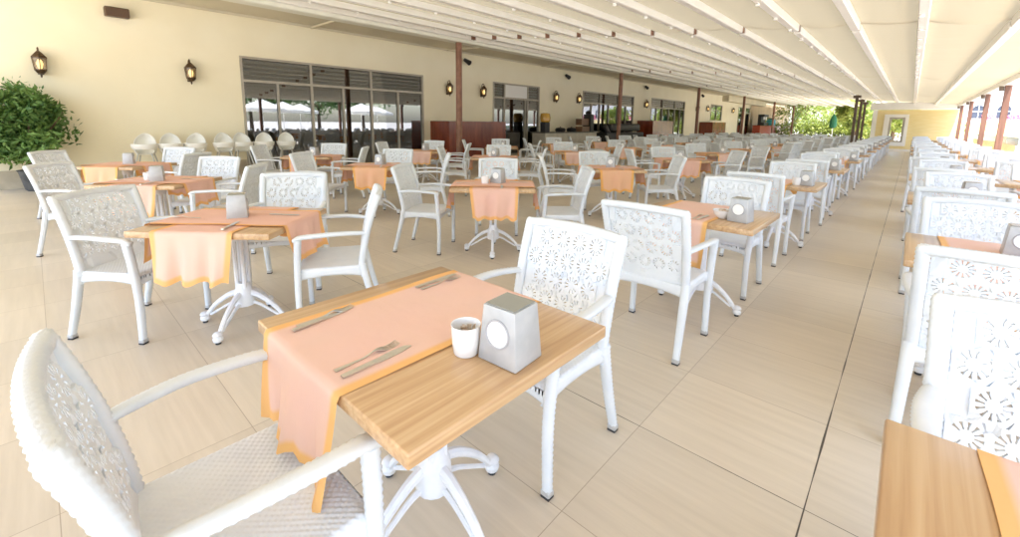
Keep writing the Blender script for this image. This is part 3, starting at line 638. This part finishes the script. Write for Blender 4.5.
# ================================================================ CHAIRS
SX = .246
def leg_front(s, knob, st, ns):
    bm = new(); sweep(bm, [(s*(SX+.004), .25, .03), (s*(SX+.002), .253, .3), (s*(SX+.012), .245, .52), (s*(SX+.022), .235, .655)], [.0185, .0205, .022, .023], step=st, ns=ns, knob=knob); return bm
def leg_rear(s, knob, st, ns):
    bm = new(); sweep(bm, [(s*(SX+.002), -.285, .03), (s*(SX-.002), -.235, .2), (s*(SX-.006), -.185, .40), (s*(SX-.006), -.175, .46)], [.0185, .021, .024, .025], step=st, ns=ns, knob=knob); return bm
def back_pt(u, v, off=0):
    """u across -1..1, v height; the back leans and is slightly dished"""
    t = (v-.42)/.50
    return Vector((u*(.226+.010*t), -.165-.055*t-.075*t*t-.020*(1-u*u)+off*1.0, v))
def frame_back(knob, st, ns):
    bm = new()
    for s in (-1, 1):
        sweep(bm, [back_pt(s*1.0, v)+Vector((s*.008, 0, 0)) for v in (.42, .55, .68, .80, .90, .922)], [.022, .0225, .0225, .0225, .0225, .016], step=st, ns=ns, knob=knob, asp=1.0)
    sweep(bm, [back_pt(u, .905+.009*(1-u*u))+Vector((0, .001, 0)) for u in (-1.07, -1.0, -.7, -.35, 0, .35, .7, 1.0, 1.07)], [.012]+[.0215]*7+[.012], step=st, ns=ns, knob=knob, up=(0, 0, 1))
    return bm
def panel_back(detail):
    """openwork panel of round petal flowers, real holes; lower apron woven solid"""
    bm = new(); rnd = random.Random(5)
    nx, nz = 5, 4; zl, zh = .515, .895; wu = 2*.93/nx; hv = (zh-zl)/nz
    def add(pts2):
        vs = [bm.verts.new(back_pt(a, b)) for a, b in pts2]
        try: bm.faces.new(vs)
        except Exception: pass
    SEG = 24 if detail > 1 else 16
    for j in range(nz):
        shift = 0 if j % 2 == 0 else .5
        for i in range(nx if shift == 0 else nx+1):
            half = None
            uc = -.93+wu*(i+.5-shift); vc = zl+hv*(j+.5)
            ul, uh = max(-.93, uc-wu/2), min(.93, uc+wu/2)
            R = .405; r1 = .185
            def P(r, k):
                a = 2*math.pi*k/SEG; return (min(.93, max(-.93, uc+wu*r*math.cos(a))), vc+hv*r*math.sin(a))
            def Q(k):
                a = 2*math.pi*k/SEG; c, s = math.cos(a), math.sin(a); m = .5/max(abs(c), abs(s)); return (min(.93, max(-.93, uc+wu*m*c)), vc+hv*m*s)
            partial = uh-ul < wu*.9
            if partial:
                add([(ul, vc-hv/2), (uh, vc-hv/2), (uh, vc+hv/2), (ul, vc+hv/2)]); continue
            for k in range(SEG):
                hole = (k % 2 == 0) and not (rnd.random() < .12)
                am = uc+wu*.3*math.cos(2*math.pi*(k+.5)/SEG)
                if am > .93 or am < -.93: continue
                if partial and abs(am) > .86: hole = False
                if hole:
                    w = .0 # open wedge; keep a slim rib on each side
                    add([P(0, k), P(r1, k), P(r1, k+1)])
                    add([P(R, k), Q(k), Q(k+1), P(R, k+1)])
                else:
                    a1, b1, a2, b2 = P(r1, k), P(r1, k+1), P(R*.72, k-.2), P(R*.72, k+1.2)
                    add([P(0, k), a1, b1]); add([a1, a2, b2, b1]); add([a2, P(R, k), P(R, k+1), b2]); add([P(R, k), Q(k), Q(k+1), P(R, k+1)])
    # lower apron
    for i in range(8):
        a, b = -.93+1.86*i/8, -.93+1.86*(i+1)/8
        add([(a, .44), (b, .44), (b, zl), (a, zl)])
    bmesh.ops.remove_doubles(bm, verts=bm.verts, dist=.0004)
    bm.normal_update(); bmesh.ops.solidify(bm, geom=list(bm.faces), thickness=.009)
    return bm
def arm(s, knob, st, ns):
    bm = new()
    sweep(bm, [(s*(SX+.018), .262, .648), (s*(SX+.026), .225, .668), (s*(SX+.032), .12, .676), (s*(SX+.026), -.03, .680), (s*(SX+.004), -.16, .672), (s*(SX-.008), -.215, .662)], [.019, .023, .023, .022, .021, .019], step=st, ns=ns, knob=knob, asp=.62, up=(0, 0, 1))
    return bm
def seat(knob, n):
    bm = new(); nx = max(6, int(.5/n)); ny = max(6, int(.46/n)); g = {}
    y0, y1 = -.19, .262
    def top(i, j):
        u = -1+2*i/nx; v = j/ny; y = y0+(y1-y0)*v
        z = .452-.012*(1-u*u)*math.sin(math.pi*min(1, v*1.05)) - (.022*max(0, (v-.9)/.1)**2) - .012*max(0, (abs(u)-.93)/.07)**2
        if knob:
            q_ = math.sin(math.pi*(u*.26)/.011)*math.sin(math.pi*y/.011); z += knob*.62*math.copysign(abs(q_)**.7, q_)
        return Vector((u*(SX+.0), y, z))
    for i in range(nx+1):
        for j in range(ny+1): g[i, j] = bm.verts.new(top(i, j))
    for i in range(nx):
        for j in range(ny): bm.faces.new((g[i, j], g[i+1, j], g[i+1, j+1], g[i, j+1]))
    # rolled sides with an arched apron below the front, sides and rear
    def skirt(keys, fn, inset):
        prev = [g[k] for k in keys]
        for dz, ins in ((.012, 0), (.035, .0), (.05, .006), (.05, .03)):
            cur = []
            for q, k in enumerate(keys):
                p = g[k].co; t = q/(len(keys)-1); arch = (1-math.sin(math.pi*t)**.7) * .028
                cur.append(bm.verts.new((p.x+inset[0]*ins*(1 if inset[0] else 0), p.y+inset[1]*ins, .445-dz-(arch if dz > .02 else 0))))
            for a, b, c, d in zip(prev, prev[1:], cur[1:], cur): bm.faces.new((a, b, c, d))
            prev = cur
    skirt([(i, ny) for i in range(nx+1)], None, (0, -1)); skirt([(i, 0) for i in range(nx+1)], None, (0, 1))
    skirt([(0, j) for j in range(ny+1)], None, (1, 0)); skirt([(nx, j) for j in range(ny+1)], None, (-1, 0))
    vs = [bm.verts.new(c) for c in ((-SX, y0, .405), (SX, y0, .405), (SX, y1, .405), (-SX, y1, .405))]; bm.faces.new(vs)
    return bm
def cap_bm(x, y):
    bm = new(); bl = [(.021, .021)]; box(bm, x-.02, x+.02, y-.02, y+.02, .008, .034); bevel_all(bm, .005, 1); box(bm, x-.018, x+.018, y-.018, y+.018, 0, .008, 1); return bm
def chair_proto(level):
    r = empty('dining_chair')
    knob, st, ns, sn = {0: (0, .08, 6, .05), 1: (0, .03, 8, .03), 2: (.0019, .00275, 16, .00275)}[level]
    sm = level != 2 or True
    for s in (-1, 1):
        for fn, pos in ((leg_front, (s*(SX+.004), .25)), (leg_rear, (s*(SX+.002), -.285))):
            lg = build('leg', fn(s, knob, st, ns), WHITE, r, smooth=sm, auto=level != 2)
            if level > 0: build('foot_cap', cap_bm(*pos), [FERRULE, RUBBER], lg)
        build('armrest', arm(s, knob, st, ns), WHITE, r, smooth=sm, auto=level != 2)
    build('seat', seat(knob, sn), WHITE, r, smooth=sm, auto=level != 2)
    build('back_frame', frame_back(knob*1.3, st, ns), WHITE, r, smooth=sm, auto=level != 2)
    build('openwork_panel', panel_back(level), WHITE, r)
    return r
proto = {k: chair_proto(k) for k in (0, 1, 2)}
rnd = random.Random(99)
JR = random.Random(99)
def jit(a): return JR.uniform(-a, a)
used = set()
ORD = ['first', 'second', 'third', 'fourth', 'fifth', 'sixth', 'seventh', 'eighth', 'ninth', 'tenth', 'eleventh', 'twelfth', 'thirteenth', 'fourteenth', 'fifteenth']
def chair(x, y, deg, label, level=None):
    d = math.hypot(x, y)
    if d > 6: x += jit(.04); y += jit(.05); deg += jit(5)
    if level is None: level = 2 if d < 5.2 else (1 if d < 16 else 0)
    o = proto[level] if level not in used else copy_tree(proto[level]); used.add(level)
    o.location = (x, y, 0); o.rotation_euler = (0, 0, math.radians(deg)); tag(o, label, 'chair', 'white woven armchairs of the terrace'); return o

# ================================================================ TABLES
TW, TD, TT, TZ = .86, .77, .040, .745      # local x, local y, thickness, top height
def table_proto(level):
    r = empty('dining_table')
    bm = new(); box(bm, -TW/2, TW/2, -TD/2, TD/2, TZ-TT, TZ); bevel_all(bm, .006 if level else .004, 3 if level else 1); build('tabletop', bm, WOOD, r, smooth=True)
    bm = new(); box(bm, -.2, .2, -.03, .03, TZ-TT-.02, TZ-TT-.001); box(bm, -.03, .03, -.2, -.031, TZ-TT-.02, TZ-TT-.001); box(bm, -.03, .03, .031, .2, TZ-TT-.02, TZ-TT-.001)
    for a in range(4):
        c, s = math.cos(a*math.pi/2+.785), math.sin(a*math.pi/2+.785); sweep(bm, [(.036*c, .036*s, .2), (.036*c, .036*s, TZ-TT-.02)], .014, step=.6, ns=8, sq=2)
    lathe(bm, [(.062, .14), (.066, .17), (.06, .24), (.045, .27), (.04, .3)], 16); lathe(bm, [(.055, .6), (.06, .63), (.06, .66), (.05, .7)], 16)
    build('pedestal', bm, WHITE_PAINT, r, smooth=True)
    for a in range(4):
        c, s = math.cos(a*math.pi/2), math.sin(a*math.pi/2); bm = new()
        st = .03 if level else .1
        for w_, rr in ((0, [.020, .018, .015, .013, .014]),):
            sweep(bm, [(.03*c, .03*s, .235), (.11*c, .11*s, .205), (.2*c, .2*s, .14), (.265*c, .265*s, .065), (.285*c, .285*s, .03)], rr, step=st, ns=8, up=(0, 0, 1))
            sweep(bm, [(.03*c, .03*s, .165), (.1*c, .1*s, .145), (.17*c, .17*s, .105), (.245*c, .245*s, .06)], [.012, .010, .009, .009], step=st, ns=6, up=(0, 0, 1))
        lg = build('leg', bm, WHITE_PAINT, r, smooth=True)
        if level:
            bm = new(); lathe(bm, [(.012, .012), (.026, .018), (.03, .035), (.022, .05), (.03, .06), (.02, .075), (.008, .08)], 12, c=(.29*c, .29*s, 0)); lathe(bm, [(.016, 0), (.016, .012)], 10, c=(.29*c, .29*s, 0), mi=1)
            build('foot', bm, [WHITE_PAINT, RUBBER], lg, smooth=True)
    return r
tproto = {k: table_proto(k) for k in (0, 1)}; tused = set()
def drape(name, seed, along, width=.49, offset=-.0, drop=.29, drop2=.25, mat=CLOTH, detail=1, lift=.0025, skew=0.0, corner=0.0):
    """runner laid along local `along` axis, hanging over both ends; hem stored per vertex"""
    rnd = random.Random(seed); bm = new(); lay = bm.loops.layers.float_color.new('hem')
    half = (TD if along == 'y' else TW)/2; nw, nl = (26, 70) if detail else (10, 28)
    Ltot = drop+2*half+drop2; r = .012; g = {}; meta = {}
    ph = [rnd.uniform(0, 6.28) for _ in range(6)]; fr = [rnd.uniform(1.4, 2.4) for _ in range(3)]
    for i in range(nw+1):
        u = (i/nw-.5)
        for j in range(nl+1):
            s = -drop-half+Ltot*j/nl
            # arc-length profile along the table and over its edge
            a = abs(s)-half; sg = 1 if s > 0 else -1; dr = drop2 if s > 0 else drop
            if a <= 0: pa, pz = s, TZ+lift; hang = 0
            else:
                q = min(a, r*1.57)/r; pa = sg*(half+r*math.sin(q)*.6+.004); pz = TZ+lift-r*(1-math.cos(q)) - max(0, a-r*1.57); hang = min(1, a/dr)
                wv = math.sin(u*8*fr[0]+ph[0]+hang*.8)*.024+math.sin(u*17*fr[1]+ph[1])*.009
                pa += sg*((wv+.03)*hang**1.3); pz += hang*.012*math.sin(u*11*fr[2]+ph[5])
                pz -= hang*corner*max(0, u)*2*.35
            pw = offset+u*width*(1-.10*hang)+skew*s+(.006*math.sin(s*7+ph[2]) if abs(u) > .4 else 0)*1
            if a <= 0: pz += .0010*(1+math.sin(u*21+s*9+ph[3]))*(1)+.0012*(1+math.sin(s*14+ph[4]))
            g[i, j] = bm.verts.new((pw, pa, pz) if along == 'y' else (pa, pw, pz))
            e = min((.5-abs(u))*width, s+drop+half, half+drop2-s); meta[g[i, j]] = .5+(e-.032)*9
    for i in range(nw):
        for j in range(nl):
            f = bm.faces.new((g[i, j], g[i+1, j], g[i+1, j+1], g[i, j+1]))
            for lp in f.loops:
                v = min(1, max(0, meta[lp.vert])); lp[lay] = (v, v, v, 1)
    me = bpy.data.meshes.new(name); bm.to_mesh(me); bm.free(); me.materials.append(mat)
    for p in me.polygons: p.use_smooth = True
    return me
RUN_Y = [drape('table_runner', s, 'y', offset=-.085, drop=.27, drop2=.13, corner=.16) for s in (3, 8)]
RUN_DY = [drape('table_runner', s, 'y', offset=o_, drop=.31, drop2=.24, mat=m_) for s, o_, m_ in ((21, -.03, CLOTH3), (22, .02, CLOTH3), (23, -.01, CLOTH2))]
RUN_DX = [drape('table_runner', s, 'x', offset=o_, drop=.26, drop2=.26, mat=m_, lift=.007) for s, o_, m_ in ((31, .02, CLOTH3), (32, -.02, CLOTH3))]
FARX = drape('table_runner', 41, 'x', mat=CLOTH2, detail=0, lift=.007); FARY = drape('table_runner', 42, 'y', mat=CLOTH, detail=0)
# napkin box
def box_proto(level):
    r = empty('napkin_dispenser'); bm = new()
    vs = []
    for z, w, d in ((0, .067, .061), (.16, .055, .052)):
        vs += [bm.verts.new((sx*w, sy*d, z)) for sx, sy in ((-1, -1), (1, -1), (1, 1), (-1, 1))]
    for idx in ((0, 1, 2, 3), (4, 5, 6, 7), (0, 1, 5, 4), (1, 2, 6, 5), (2, 3, 7, 6), (3, 0, 4, 7)): bm.faces.new([vs[i] for i in idx])
    bevel_all(bm, .003, 2); build('case', bm, BOXGREY, r, smooth=True)
    bm = new(); box(bm, -.050, .050, -.047, .047, .1615, .1635); build('lid', bm, BOXTOP, r)
    for sgn in (-1, 1):
        tilt = math.atan2(.009, .16); bm = new()
        lathe(bm, [(.0, .001), (.036, .001)], 32, cap=False)
        lathe(bm, [(.036, .0005), (.0362, .0035), (.0385, .005), (.041, .0035), (.042, -.002)], 32, cap=False, mi=1)
        for v in bm.verts:
            c = v.co.copy(); v.co = (c.x, -(c.z+.0563), c.y+.088)
        bmesh.ops.rotate(bm, verts=bm.verts, cent=(0, -.0563, .088), matrix=Matrix.Rotation(-tilt, 3, 'X'))
        if sgn > 0: bmesh.ops.rotate(bm, verts=bm.verts, cent=(0, 0, 0), matrix=Matrix.Rotation(math.pi, 3, 'Z'))
        build('napkin_window', bm, [PAPER, BOXRIM], r, smooth=True)
    return r
nproto = box_proto(1); nused = [0]
def napkin(x, y, deg, label):
    o = nproto if not nused[0] else copy_tree(nproto); nused[0] = 1
    o.location = (x, y, TZ+.002); o.rotation_euler = (0, 0, math.radians(deg)); tag(o, label, 'napkin box', 'grey napkin boxes on the tables'); return o
def cup_proto():
    r = empty('sugar_cup'); bm = new()
    lathe(bm, [(.001, .004), (.030, .004), (.033, .0), (.036, .004), (.040, .04), (.0425, .095), (.043, .098), (.0415, .098), (.039, .09), (.036, .04), (.03, .012), (.001, .012)], 32, cap=False); build('cup', bm, CHINA, r, smooth=True)
    rnd = random.Random(2)
    bm = new()
    for k in range(9):
        a = rnd.uniform(0, 6.28); q = rnd.uniform(0, .018); z0 = .045
        p = Vector((q*math.cos(a), q*math.sin(a), z0)); d = Vector((rnd.uniform(-.012, .012), rnd.uniform(-.012, .012), rnd.uniform(.035, .05))); n = d.cross(Vector((math.cos(a*3), math.sin(a*3), 0))).normalized()*.0085
        vs = [bm.verts.new(p+n), bm.verts.new(p-n), bm.verts.new(p+d-n), bm.verts.new(p+d+n)]; bm.faces.new(vs)
    bmesh.ops.solidify(bm, geom=list(bm.faces), thickness=.003); build('sugar_packets', bm, STICK, r)
    return r
cproto = cup_proto(); cused = [0]
def cup(x, y, label):
    o = cproto if not cused[0] else copy_tree(cproto); cused[0] = 1
    o.location = (x, y, TZ+.001); o.scale = (1, 1, .9); tag(o, label, 'sugar cup', 'white sugar cups on the tables'); return o
def knife_mesh():
    bm = new(); n = 16; L_ = .215; top = []; bot = []
    for k in range(n+1):
        t = k/n; y = -L_/2+L_*t
        if t < .45: w0, w1, h = -.0055-.002*t, .0055+.002*t, .0042
        else: q = (t-.45)/.55; w0, w1, h = -.0075-.0035*math.sin(math.pi*q*.9), .0075*(1-q**4*.9), .0018
        if t == 1: w0, w1 = -.001, .001
        top.append((bm.verts.new((w0, y, h)), bm.verts.new((w1, y, h)))); bot.append((bm.verts.new((w0, y, 0)), bm.verts.new((w1, y, 0))))
    for k in range(n):
        bm.faces.new((top[k][0], top[k][1], top[k+1][1], top[k+1][0])); bm.faces.new((bot[k][0], bot[k][1], bot[k+1][1], bot[k+1][0]))
        for s in (0, 1): bm.faces.new((top[k][s], top[k+1][s], bot[k+1][s], bot[k][s]))
    bm.faces.new((top[0][0], top[0][1], bot[0][1], bot[0][0])); bm.faces.new((top[n][0], top[n][1], bot[n][1], bot[n][0])); return bm
def fork_mesh():
    bm = new(); n = 14; L_ = .195
    def zc(t): return .002+.009*math.exp(-((t-.62)/.12)**2)+.006*max(0, (t-.8)/.2)**2
    def strip(w, t0, t1, xo=0, n=12):
        prev = None
        for k in range(n+1):
            t = t0+(t1-t0)*k/n; y = -L_/2+L_*t; ww = w(t); z = zc(t); cur = [bm.verts.new((xo-ww, y, z)), bm.verts.new((xo+ww, y, z)), bm.verts.new((xo+ww, y, z-.0018)), bm.verts.new((xo-ww, y, z-.0018))]
            if prev:
                for i in range(4): bm.faces.new((prev[i], prev[(i+1) % 4], cur[(i+1) % 4], cur[i]))
            else: bm.faces.new(cur)
            prev = cur
        bm.faces.new(prev)
    strip(lambda t: .0065-.004*min(1, t/.4) if t < .62 else .0025+.0095*min(1, (t-.62)/.12), 0, .77)
    for i in range(4): strip(lambda t: .0017*(1-.5*(t-.77)/.23), .77, 1, xo=-.0096+.0064*i, n=5)
    return bm
KN = build('dinner_knife', knife_mesh(), STEEL, smooth=True).data; FK = build('dinner_fork', fork_mesh(), STEEL, smooth=True).data
for o in list(bpy.data.objects):
    if o.data in (KN, FK): bpy.data.objects.remove(o)
def cutlery(kind, x, y, deg, label, z=TZ+.008):
    o = bpy.data.objects.new('dinner_knife' if kind == 'k' else 'dinner_fork', KN if kind == 'k' else FK); link(o); o.scale = (1.45 if kind == 'k' else 1.15, 1, 1)
    o.location = (x, y, z); o.rotation_euler = (0, 0, math.radians(deg)); tag(o, label, 'knife' if kind == 'k' else 'fork', 'steel knives and forks on the runners'); return o
def runner(me, t, label, cat='table runner'):
    o = bpy.data.objects.new('table_runner', me); link(o); o.location = t.location; o.rotation_euler = t.rotation_euler; tag(o, label, cat, 'peach and orange runners on the tables'); return o
def table(x, y, deg, label, level=None):
    lv = 1 if math.hypot(x, y) < 11 else 0
    o = tproto[lv] if lv not in tused else copy_tree(tproto[lv]); tused.add(lv)
    o.location = (x, y, 0); o.rotation_euler = (0, 0, math.radians(deg)); tag(o, label, 'table', 'oak topped terrace tables'); return o
def loc(t, lx, ly):
    a = t.rotation_euler.z; return (t.location.x+lx*math.cos(a)-ly*math.sin(a), t.location.y+lx*math.sin(a)+ly*math.cos(a))

# ---- row A: straight tables along the left of the aisle
PITCH_A = 2.52; YMAX = 33.5
k = 0; yc = .82
while yc < YMAX:
    w = 'nearest' if k == 0 else ORD[k]
    row = 'table beside the aisle' ; tn = f'{w} {row}'
    t = table(-1.095, yc, 0, 'large nearest oak table in the foreground with peach runner' if k == 0 else f'oak table with peach runner, {w} along left of the aisle')
    runner(RUN_Y[0] if k == 0 else (RUN_Y[1] if yc < 9 else FARY), t, 'peach runner with orange hem on the nearest foreground table' if k == 0 else f'peach runner on the {tn}')
    if k == 0:
        napkin(-.765, .845, 4, 'silver napkin box on the nearest foreground table'); cup(-.872, .775, 'white sugar cup beside the napkin box on nearest foreground table')
        cutlery('k', -1.005, .575, 2, 'steel knife near the right hem of the foreground peach runner', TZ+.006); cutlery('f', -1.045, .565, 2, 'steel fork lying against the knife on the foreground peach runner', TZ+.006)
        cutlery('f', -1.378, .60, 4, 'steel fork near the left corner of the foreground peach runner', TZ+.006); cutlery('k', -1.36, .585, 8, 'steel knife crossed by the fork at the runner left corner', TZ+.008)
        cutlery('k', -1.375, 1.065, 2, 'steel knife at the far left end of the foreground runner', TZ+.006); cutlery('f', -1.345, 1.06, 0, 'steel fork at the far left end of the foreground runner', TZ+.006)
        chair(-1.13, .235, 0, 'white woven armchair in the bottom left foreground, cut by the frame').scale = (1.05, .93, 1.0)
        chair(-1.125, 1.405, 180, 'white openwork armchair facing us across the nearest foreground table')
    else:
        napkin(-.80+jit(.02), yc-.12+jit(.05), jit(8), f'grey napkin box on the {tn}')
        if k == 1:
            bm = new(); lathe(bm, [(.001, .006), (.03, .006), (.032, 0), (.036, .004), (.058, .03), (.068, .058), (.066, .06), (.054, .032), (.032, .012), (.001, .012)], 32, cap=False)
            o_ = empty('sugar_bowl', (-.925, yc-.13, TZ+.001)); tag(o_, 'white bowl of sugar sachets beside the box on second table along the aisle', 'bowl'); build('bowl', bm, CHINA, o_, smooth=True)
            sp_ = [c for c in cproto.children if c.name.startswith('sugar_packets')][0].copy(); link(sp_, o_); sp_.location = (0, 0, -.025); sp_.scale = (1.9, 1.9, 1)
        elif yc < 18: cup(-.90+jit(.01), yc-.16, f'white sugar cup on the {tn}')
        if yc < 7:
            cutlery('k', -1.02, yc-.24, jit(4), f'steel knife at the near end of the {tn}'); cutlery('f', -1.06, yc-.24, jit(4), f'steel fork at the near end of the {tn}')
        chair(-1.13+jit(.015), yc-.70+jit(.03), jit(2), f'white openwork armchair with its back to us at the {tn}')
        chair(-1.12+jit(.015), yc+.58+jit(.03), 180+jit(2), f'white openwork armchair facing us behind the {tn}')
    k += 1; yc += PITCH_A if k > 1 else 2.575

# ---- right block, two columns
for ci, (xc, xch, nm) in enumerate(((.475, .36, 'right of the aisle'), (1.29, 1.28, 'by the timber posts'))):
    k = 0; yc = .865
    while yc < 33:
        w = 'nearest' if k == 0 else ORD[k]
        if ci == 1 and k < 1: k += 1; yc += 2.43; continue
        t = table(xc-(.015 if k == 0 else 0), yc, 0, f'oak table with peach runner, {w} in the column {nm}')
        r = runner(RUN_Y[1] if yc < 6 else FARY, t, f'peach runner on the {w} table {nm}')
        if yc < 6: r.location.x += .045
        if k > 0: napkin(xc-.0+jit(.02), yc+.1, jit(8), f'grey napkin box on the {w} table {nm}')
        if k == 0:
            cutlery('k', .345, 1.10, 10, 'steel knife on the orange hem of the bottom right table'); cutlery('f', .39, 1.09, 4, 'steel fork beside the knife on the bottom right table')
        elif yc < 6: cutlery('f', xc-.19, yc-.27, jit(6), f'steel fork on the {w} table {nm}')
        if k > 0: chair(xch+jit(.02), yc-.58+jit(.03), jit(3), f'white openwork armchair with its back to us, {w} table {nm}')
        chair(xch+.04+jit(.02), yc+.60+jit(.03), 180+jit(3), f'white openwork armchair facing us, {w} table {nm}')
        k += 1; yc += 2.43

# ---- diagonal tables
A0 = 42.4
dcols = [(-3.26, [.865, 3.30], 'in the diagonal row nearest the aisle'), (-5.85, [.85, 3.45], 'in the middle diagonal row'), (-8.2, [.85, 3.5], 'in the diagonal row nearest the wall')]
HAND = {(0, 0): dict(L=(-3.75, .40, -53), Rr=(-2.90, 1.38, 150), Bk=(-3.85, 1.40, 235)), (0, 1): dict(L=(-3.90, 2.88, -57), Rr=(-2.75, 3.86, 135), Bk=(-3.86, 3.98, 222))}
for ci, (xc, ys_, nm) in enumerate(dcols):
    k = 0; yc = ys_[0]
    while yc < YMAX:
        w = ORD[k]; ang = A0+jit(2.5); xx = xc+jit(.05) if k > 1 else xc
        t = table(xx, yc, ang, f'oak table turned diagonally with crossed runners, {w} {nm}')
        ds = math.hypot(xx, yc); near = ds < 9
        ru = runner(RUN_DY[(k+ci) % 3] if near else FARY, t, f'lower of two crossed runners on {w} table {nm}')
        if ds < 22: runner(RUN_DX[(k+ci) % 2] if near else FARX, t, f'upper of two crossed runners on {w} table {nm}')
        x_, y_ = loc(t, .03+jit(.04), .0+jit(.06)); napkin(x_, y_, ang+(-62 if (ci, k) in ((0, 0), (1, 0), (2, 0)) else -30+jit(15)), f'grey napkin box on {w} table {nm}')
        if ds < 14 and (ci+k) % 2: x_, y_ = loc(t, -.09, -.02); cup(x_, y_, f'white sugar cup on {w} table {nm}')
        if ds < 7:
            for (lx, ly, dg, kd, txt) in ((-.3, -.05, 88, 'f', 'left'), (.28, .1, -92, 'k', 'right'), (.1, -.26, 4, 'k', 'near'), (-.12, .25, 182, 'f', 'far')):
                x_, y_ = loc(t, lx+jit(.02), ly+jit(.02)); cutlery(kd, x_, y_, ang+dg+jit(6), f'steel {"knife" if kd=="k" else "fork"} at {txt} side of {w} table {nm}', TZ+.012)
        h = HAND.get((ci, k))
        if h:
            L3 = [h['L'], h['Rr'], h['Bk']]
        else:
            L3 = [(*loc(t, -.76+jit(.05), jit(.06)), ang-90+jit(7)), (*loc(t, .76+jit(.05), jit(.06)), ang+90+jit(7)), (*loc(t, jit(.06), .72+jit(.05)), ang+180+jit(7))]
            if ci > 0 or k > 3: L3.append((*loc(t, jit(.05), -.74+jit(.04)), ang+jit(6))) if (k > 5) else None
        for (px, py_, dg), side in zip(L3, ('left', 'right', 'far', 'near')):
            chair(px, py_, dg, f'white armchair on {side} side of {w} table {nm}')
        yc = ys_[k+1] if k+1 < len(ys_) else yc+2.55
        k += 1

# ================================================================ HIGH CHAIRS
HCW = pmat('cream_moulded_plastic', (.88, .87, .82), .35); HCM = pmat('grey_tube', (.5, .49, .45), .4, .3)
def hc_proto():
    r = empty('high_chair'); bm = new()
    n = 24; m_ = 8; rows = []
    for j in range(m_+1):
        row = []
        for k in range(n+1):
            a = math.radians(-125+250*k/n); back = max(0, math.cos(a)); top = .78+.235*max(0, math.cos(a))**.45*(1 if abs(a) < 1.57 else 0)
            t = j/m_; z = .585+(top-.585)*t; rr = (.10+.06*min(1, t*2.4)**.6)*(1-.55*max(0, (t-.72)/.28)**2*back)
            row.append(bm.verts.new((-rr*math.cos(a)-.05*t*back, rr*1.02*math.sin(a)*(1-.0*t), z)))
        rows.append(row)
    for A_, B_ in zip(rows, rows[1:]):
        for k in range(n): bm.faces.new((A_[k], A_[k+1], B_[k+1], B_[k]))
    bm.faces.new(rows[0]); bm.normal_update()
    bmesh.ops.solidify(bm, geom=list(bm.faces), thickness=.012); build('bucket_seat', bm, HCW, r, smooth=True)
    bm = new(); P_ = []
    for k in range(21):
        a = -1.75+3.5*k/20; P_.append((.06+.17*math.cos(a), .205*math.sin(a)))
    rings = []
    for zz, sc_ in ((.70, .86), (.73, .97), (.80, 1.02), (.81, .98), (.78, .93)):
        rings.append([bm.verts.new((.02+(x-.02)*sc_, y*sc_, zz)) for x, y in P_])
    for A_, B_ in zip(rings, rings[1:]):
        for k in range(20): bm.faces.new((A_[k], A_[k+1], B_[k+1], B_[k]))
    bm.faces.new(rings[0]); bm.faces.new(rings[-1]); build('tray', bm, HCW, r, smooth=True)
    for sx in (-1, 1):
        for sy in (-1, 1):
            bm = new(); cyl(bm, (sx*.10, sy*.10, .62), (sx*.24, sy*.22, 0.0), .013, 8); build('leg', bm, HCM, r, smooth=True)
    return r
hp = hc_proto()
for k, yy in enumerate((1.53, 1.95, 2.40, 2.93, 3.30, 3.78, 4.29)):
    o = hp if k == 0 else copy_tree(hp); o.location = (-12.15, yy*12.15/11.6, 0); o.rotation_euler = (0, 0, math.radians(-12+jit(10)))
    o.scale = (1.12, 1.12, 1.06)
    tag(o, f'cream plastic high chair by the wall, {["leftmost of the seven", "second from the left", "third from the left", "fourth, in the middle of the row", "fifth from the left", "sixth from the left", "rightmost of the seven"][k]}', 'high chair', 'high chairs lined along the wall')
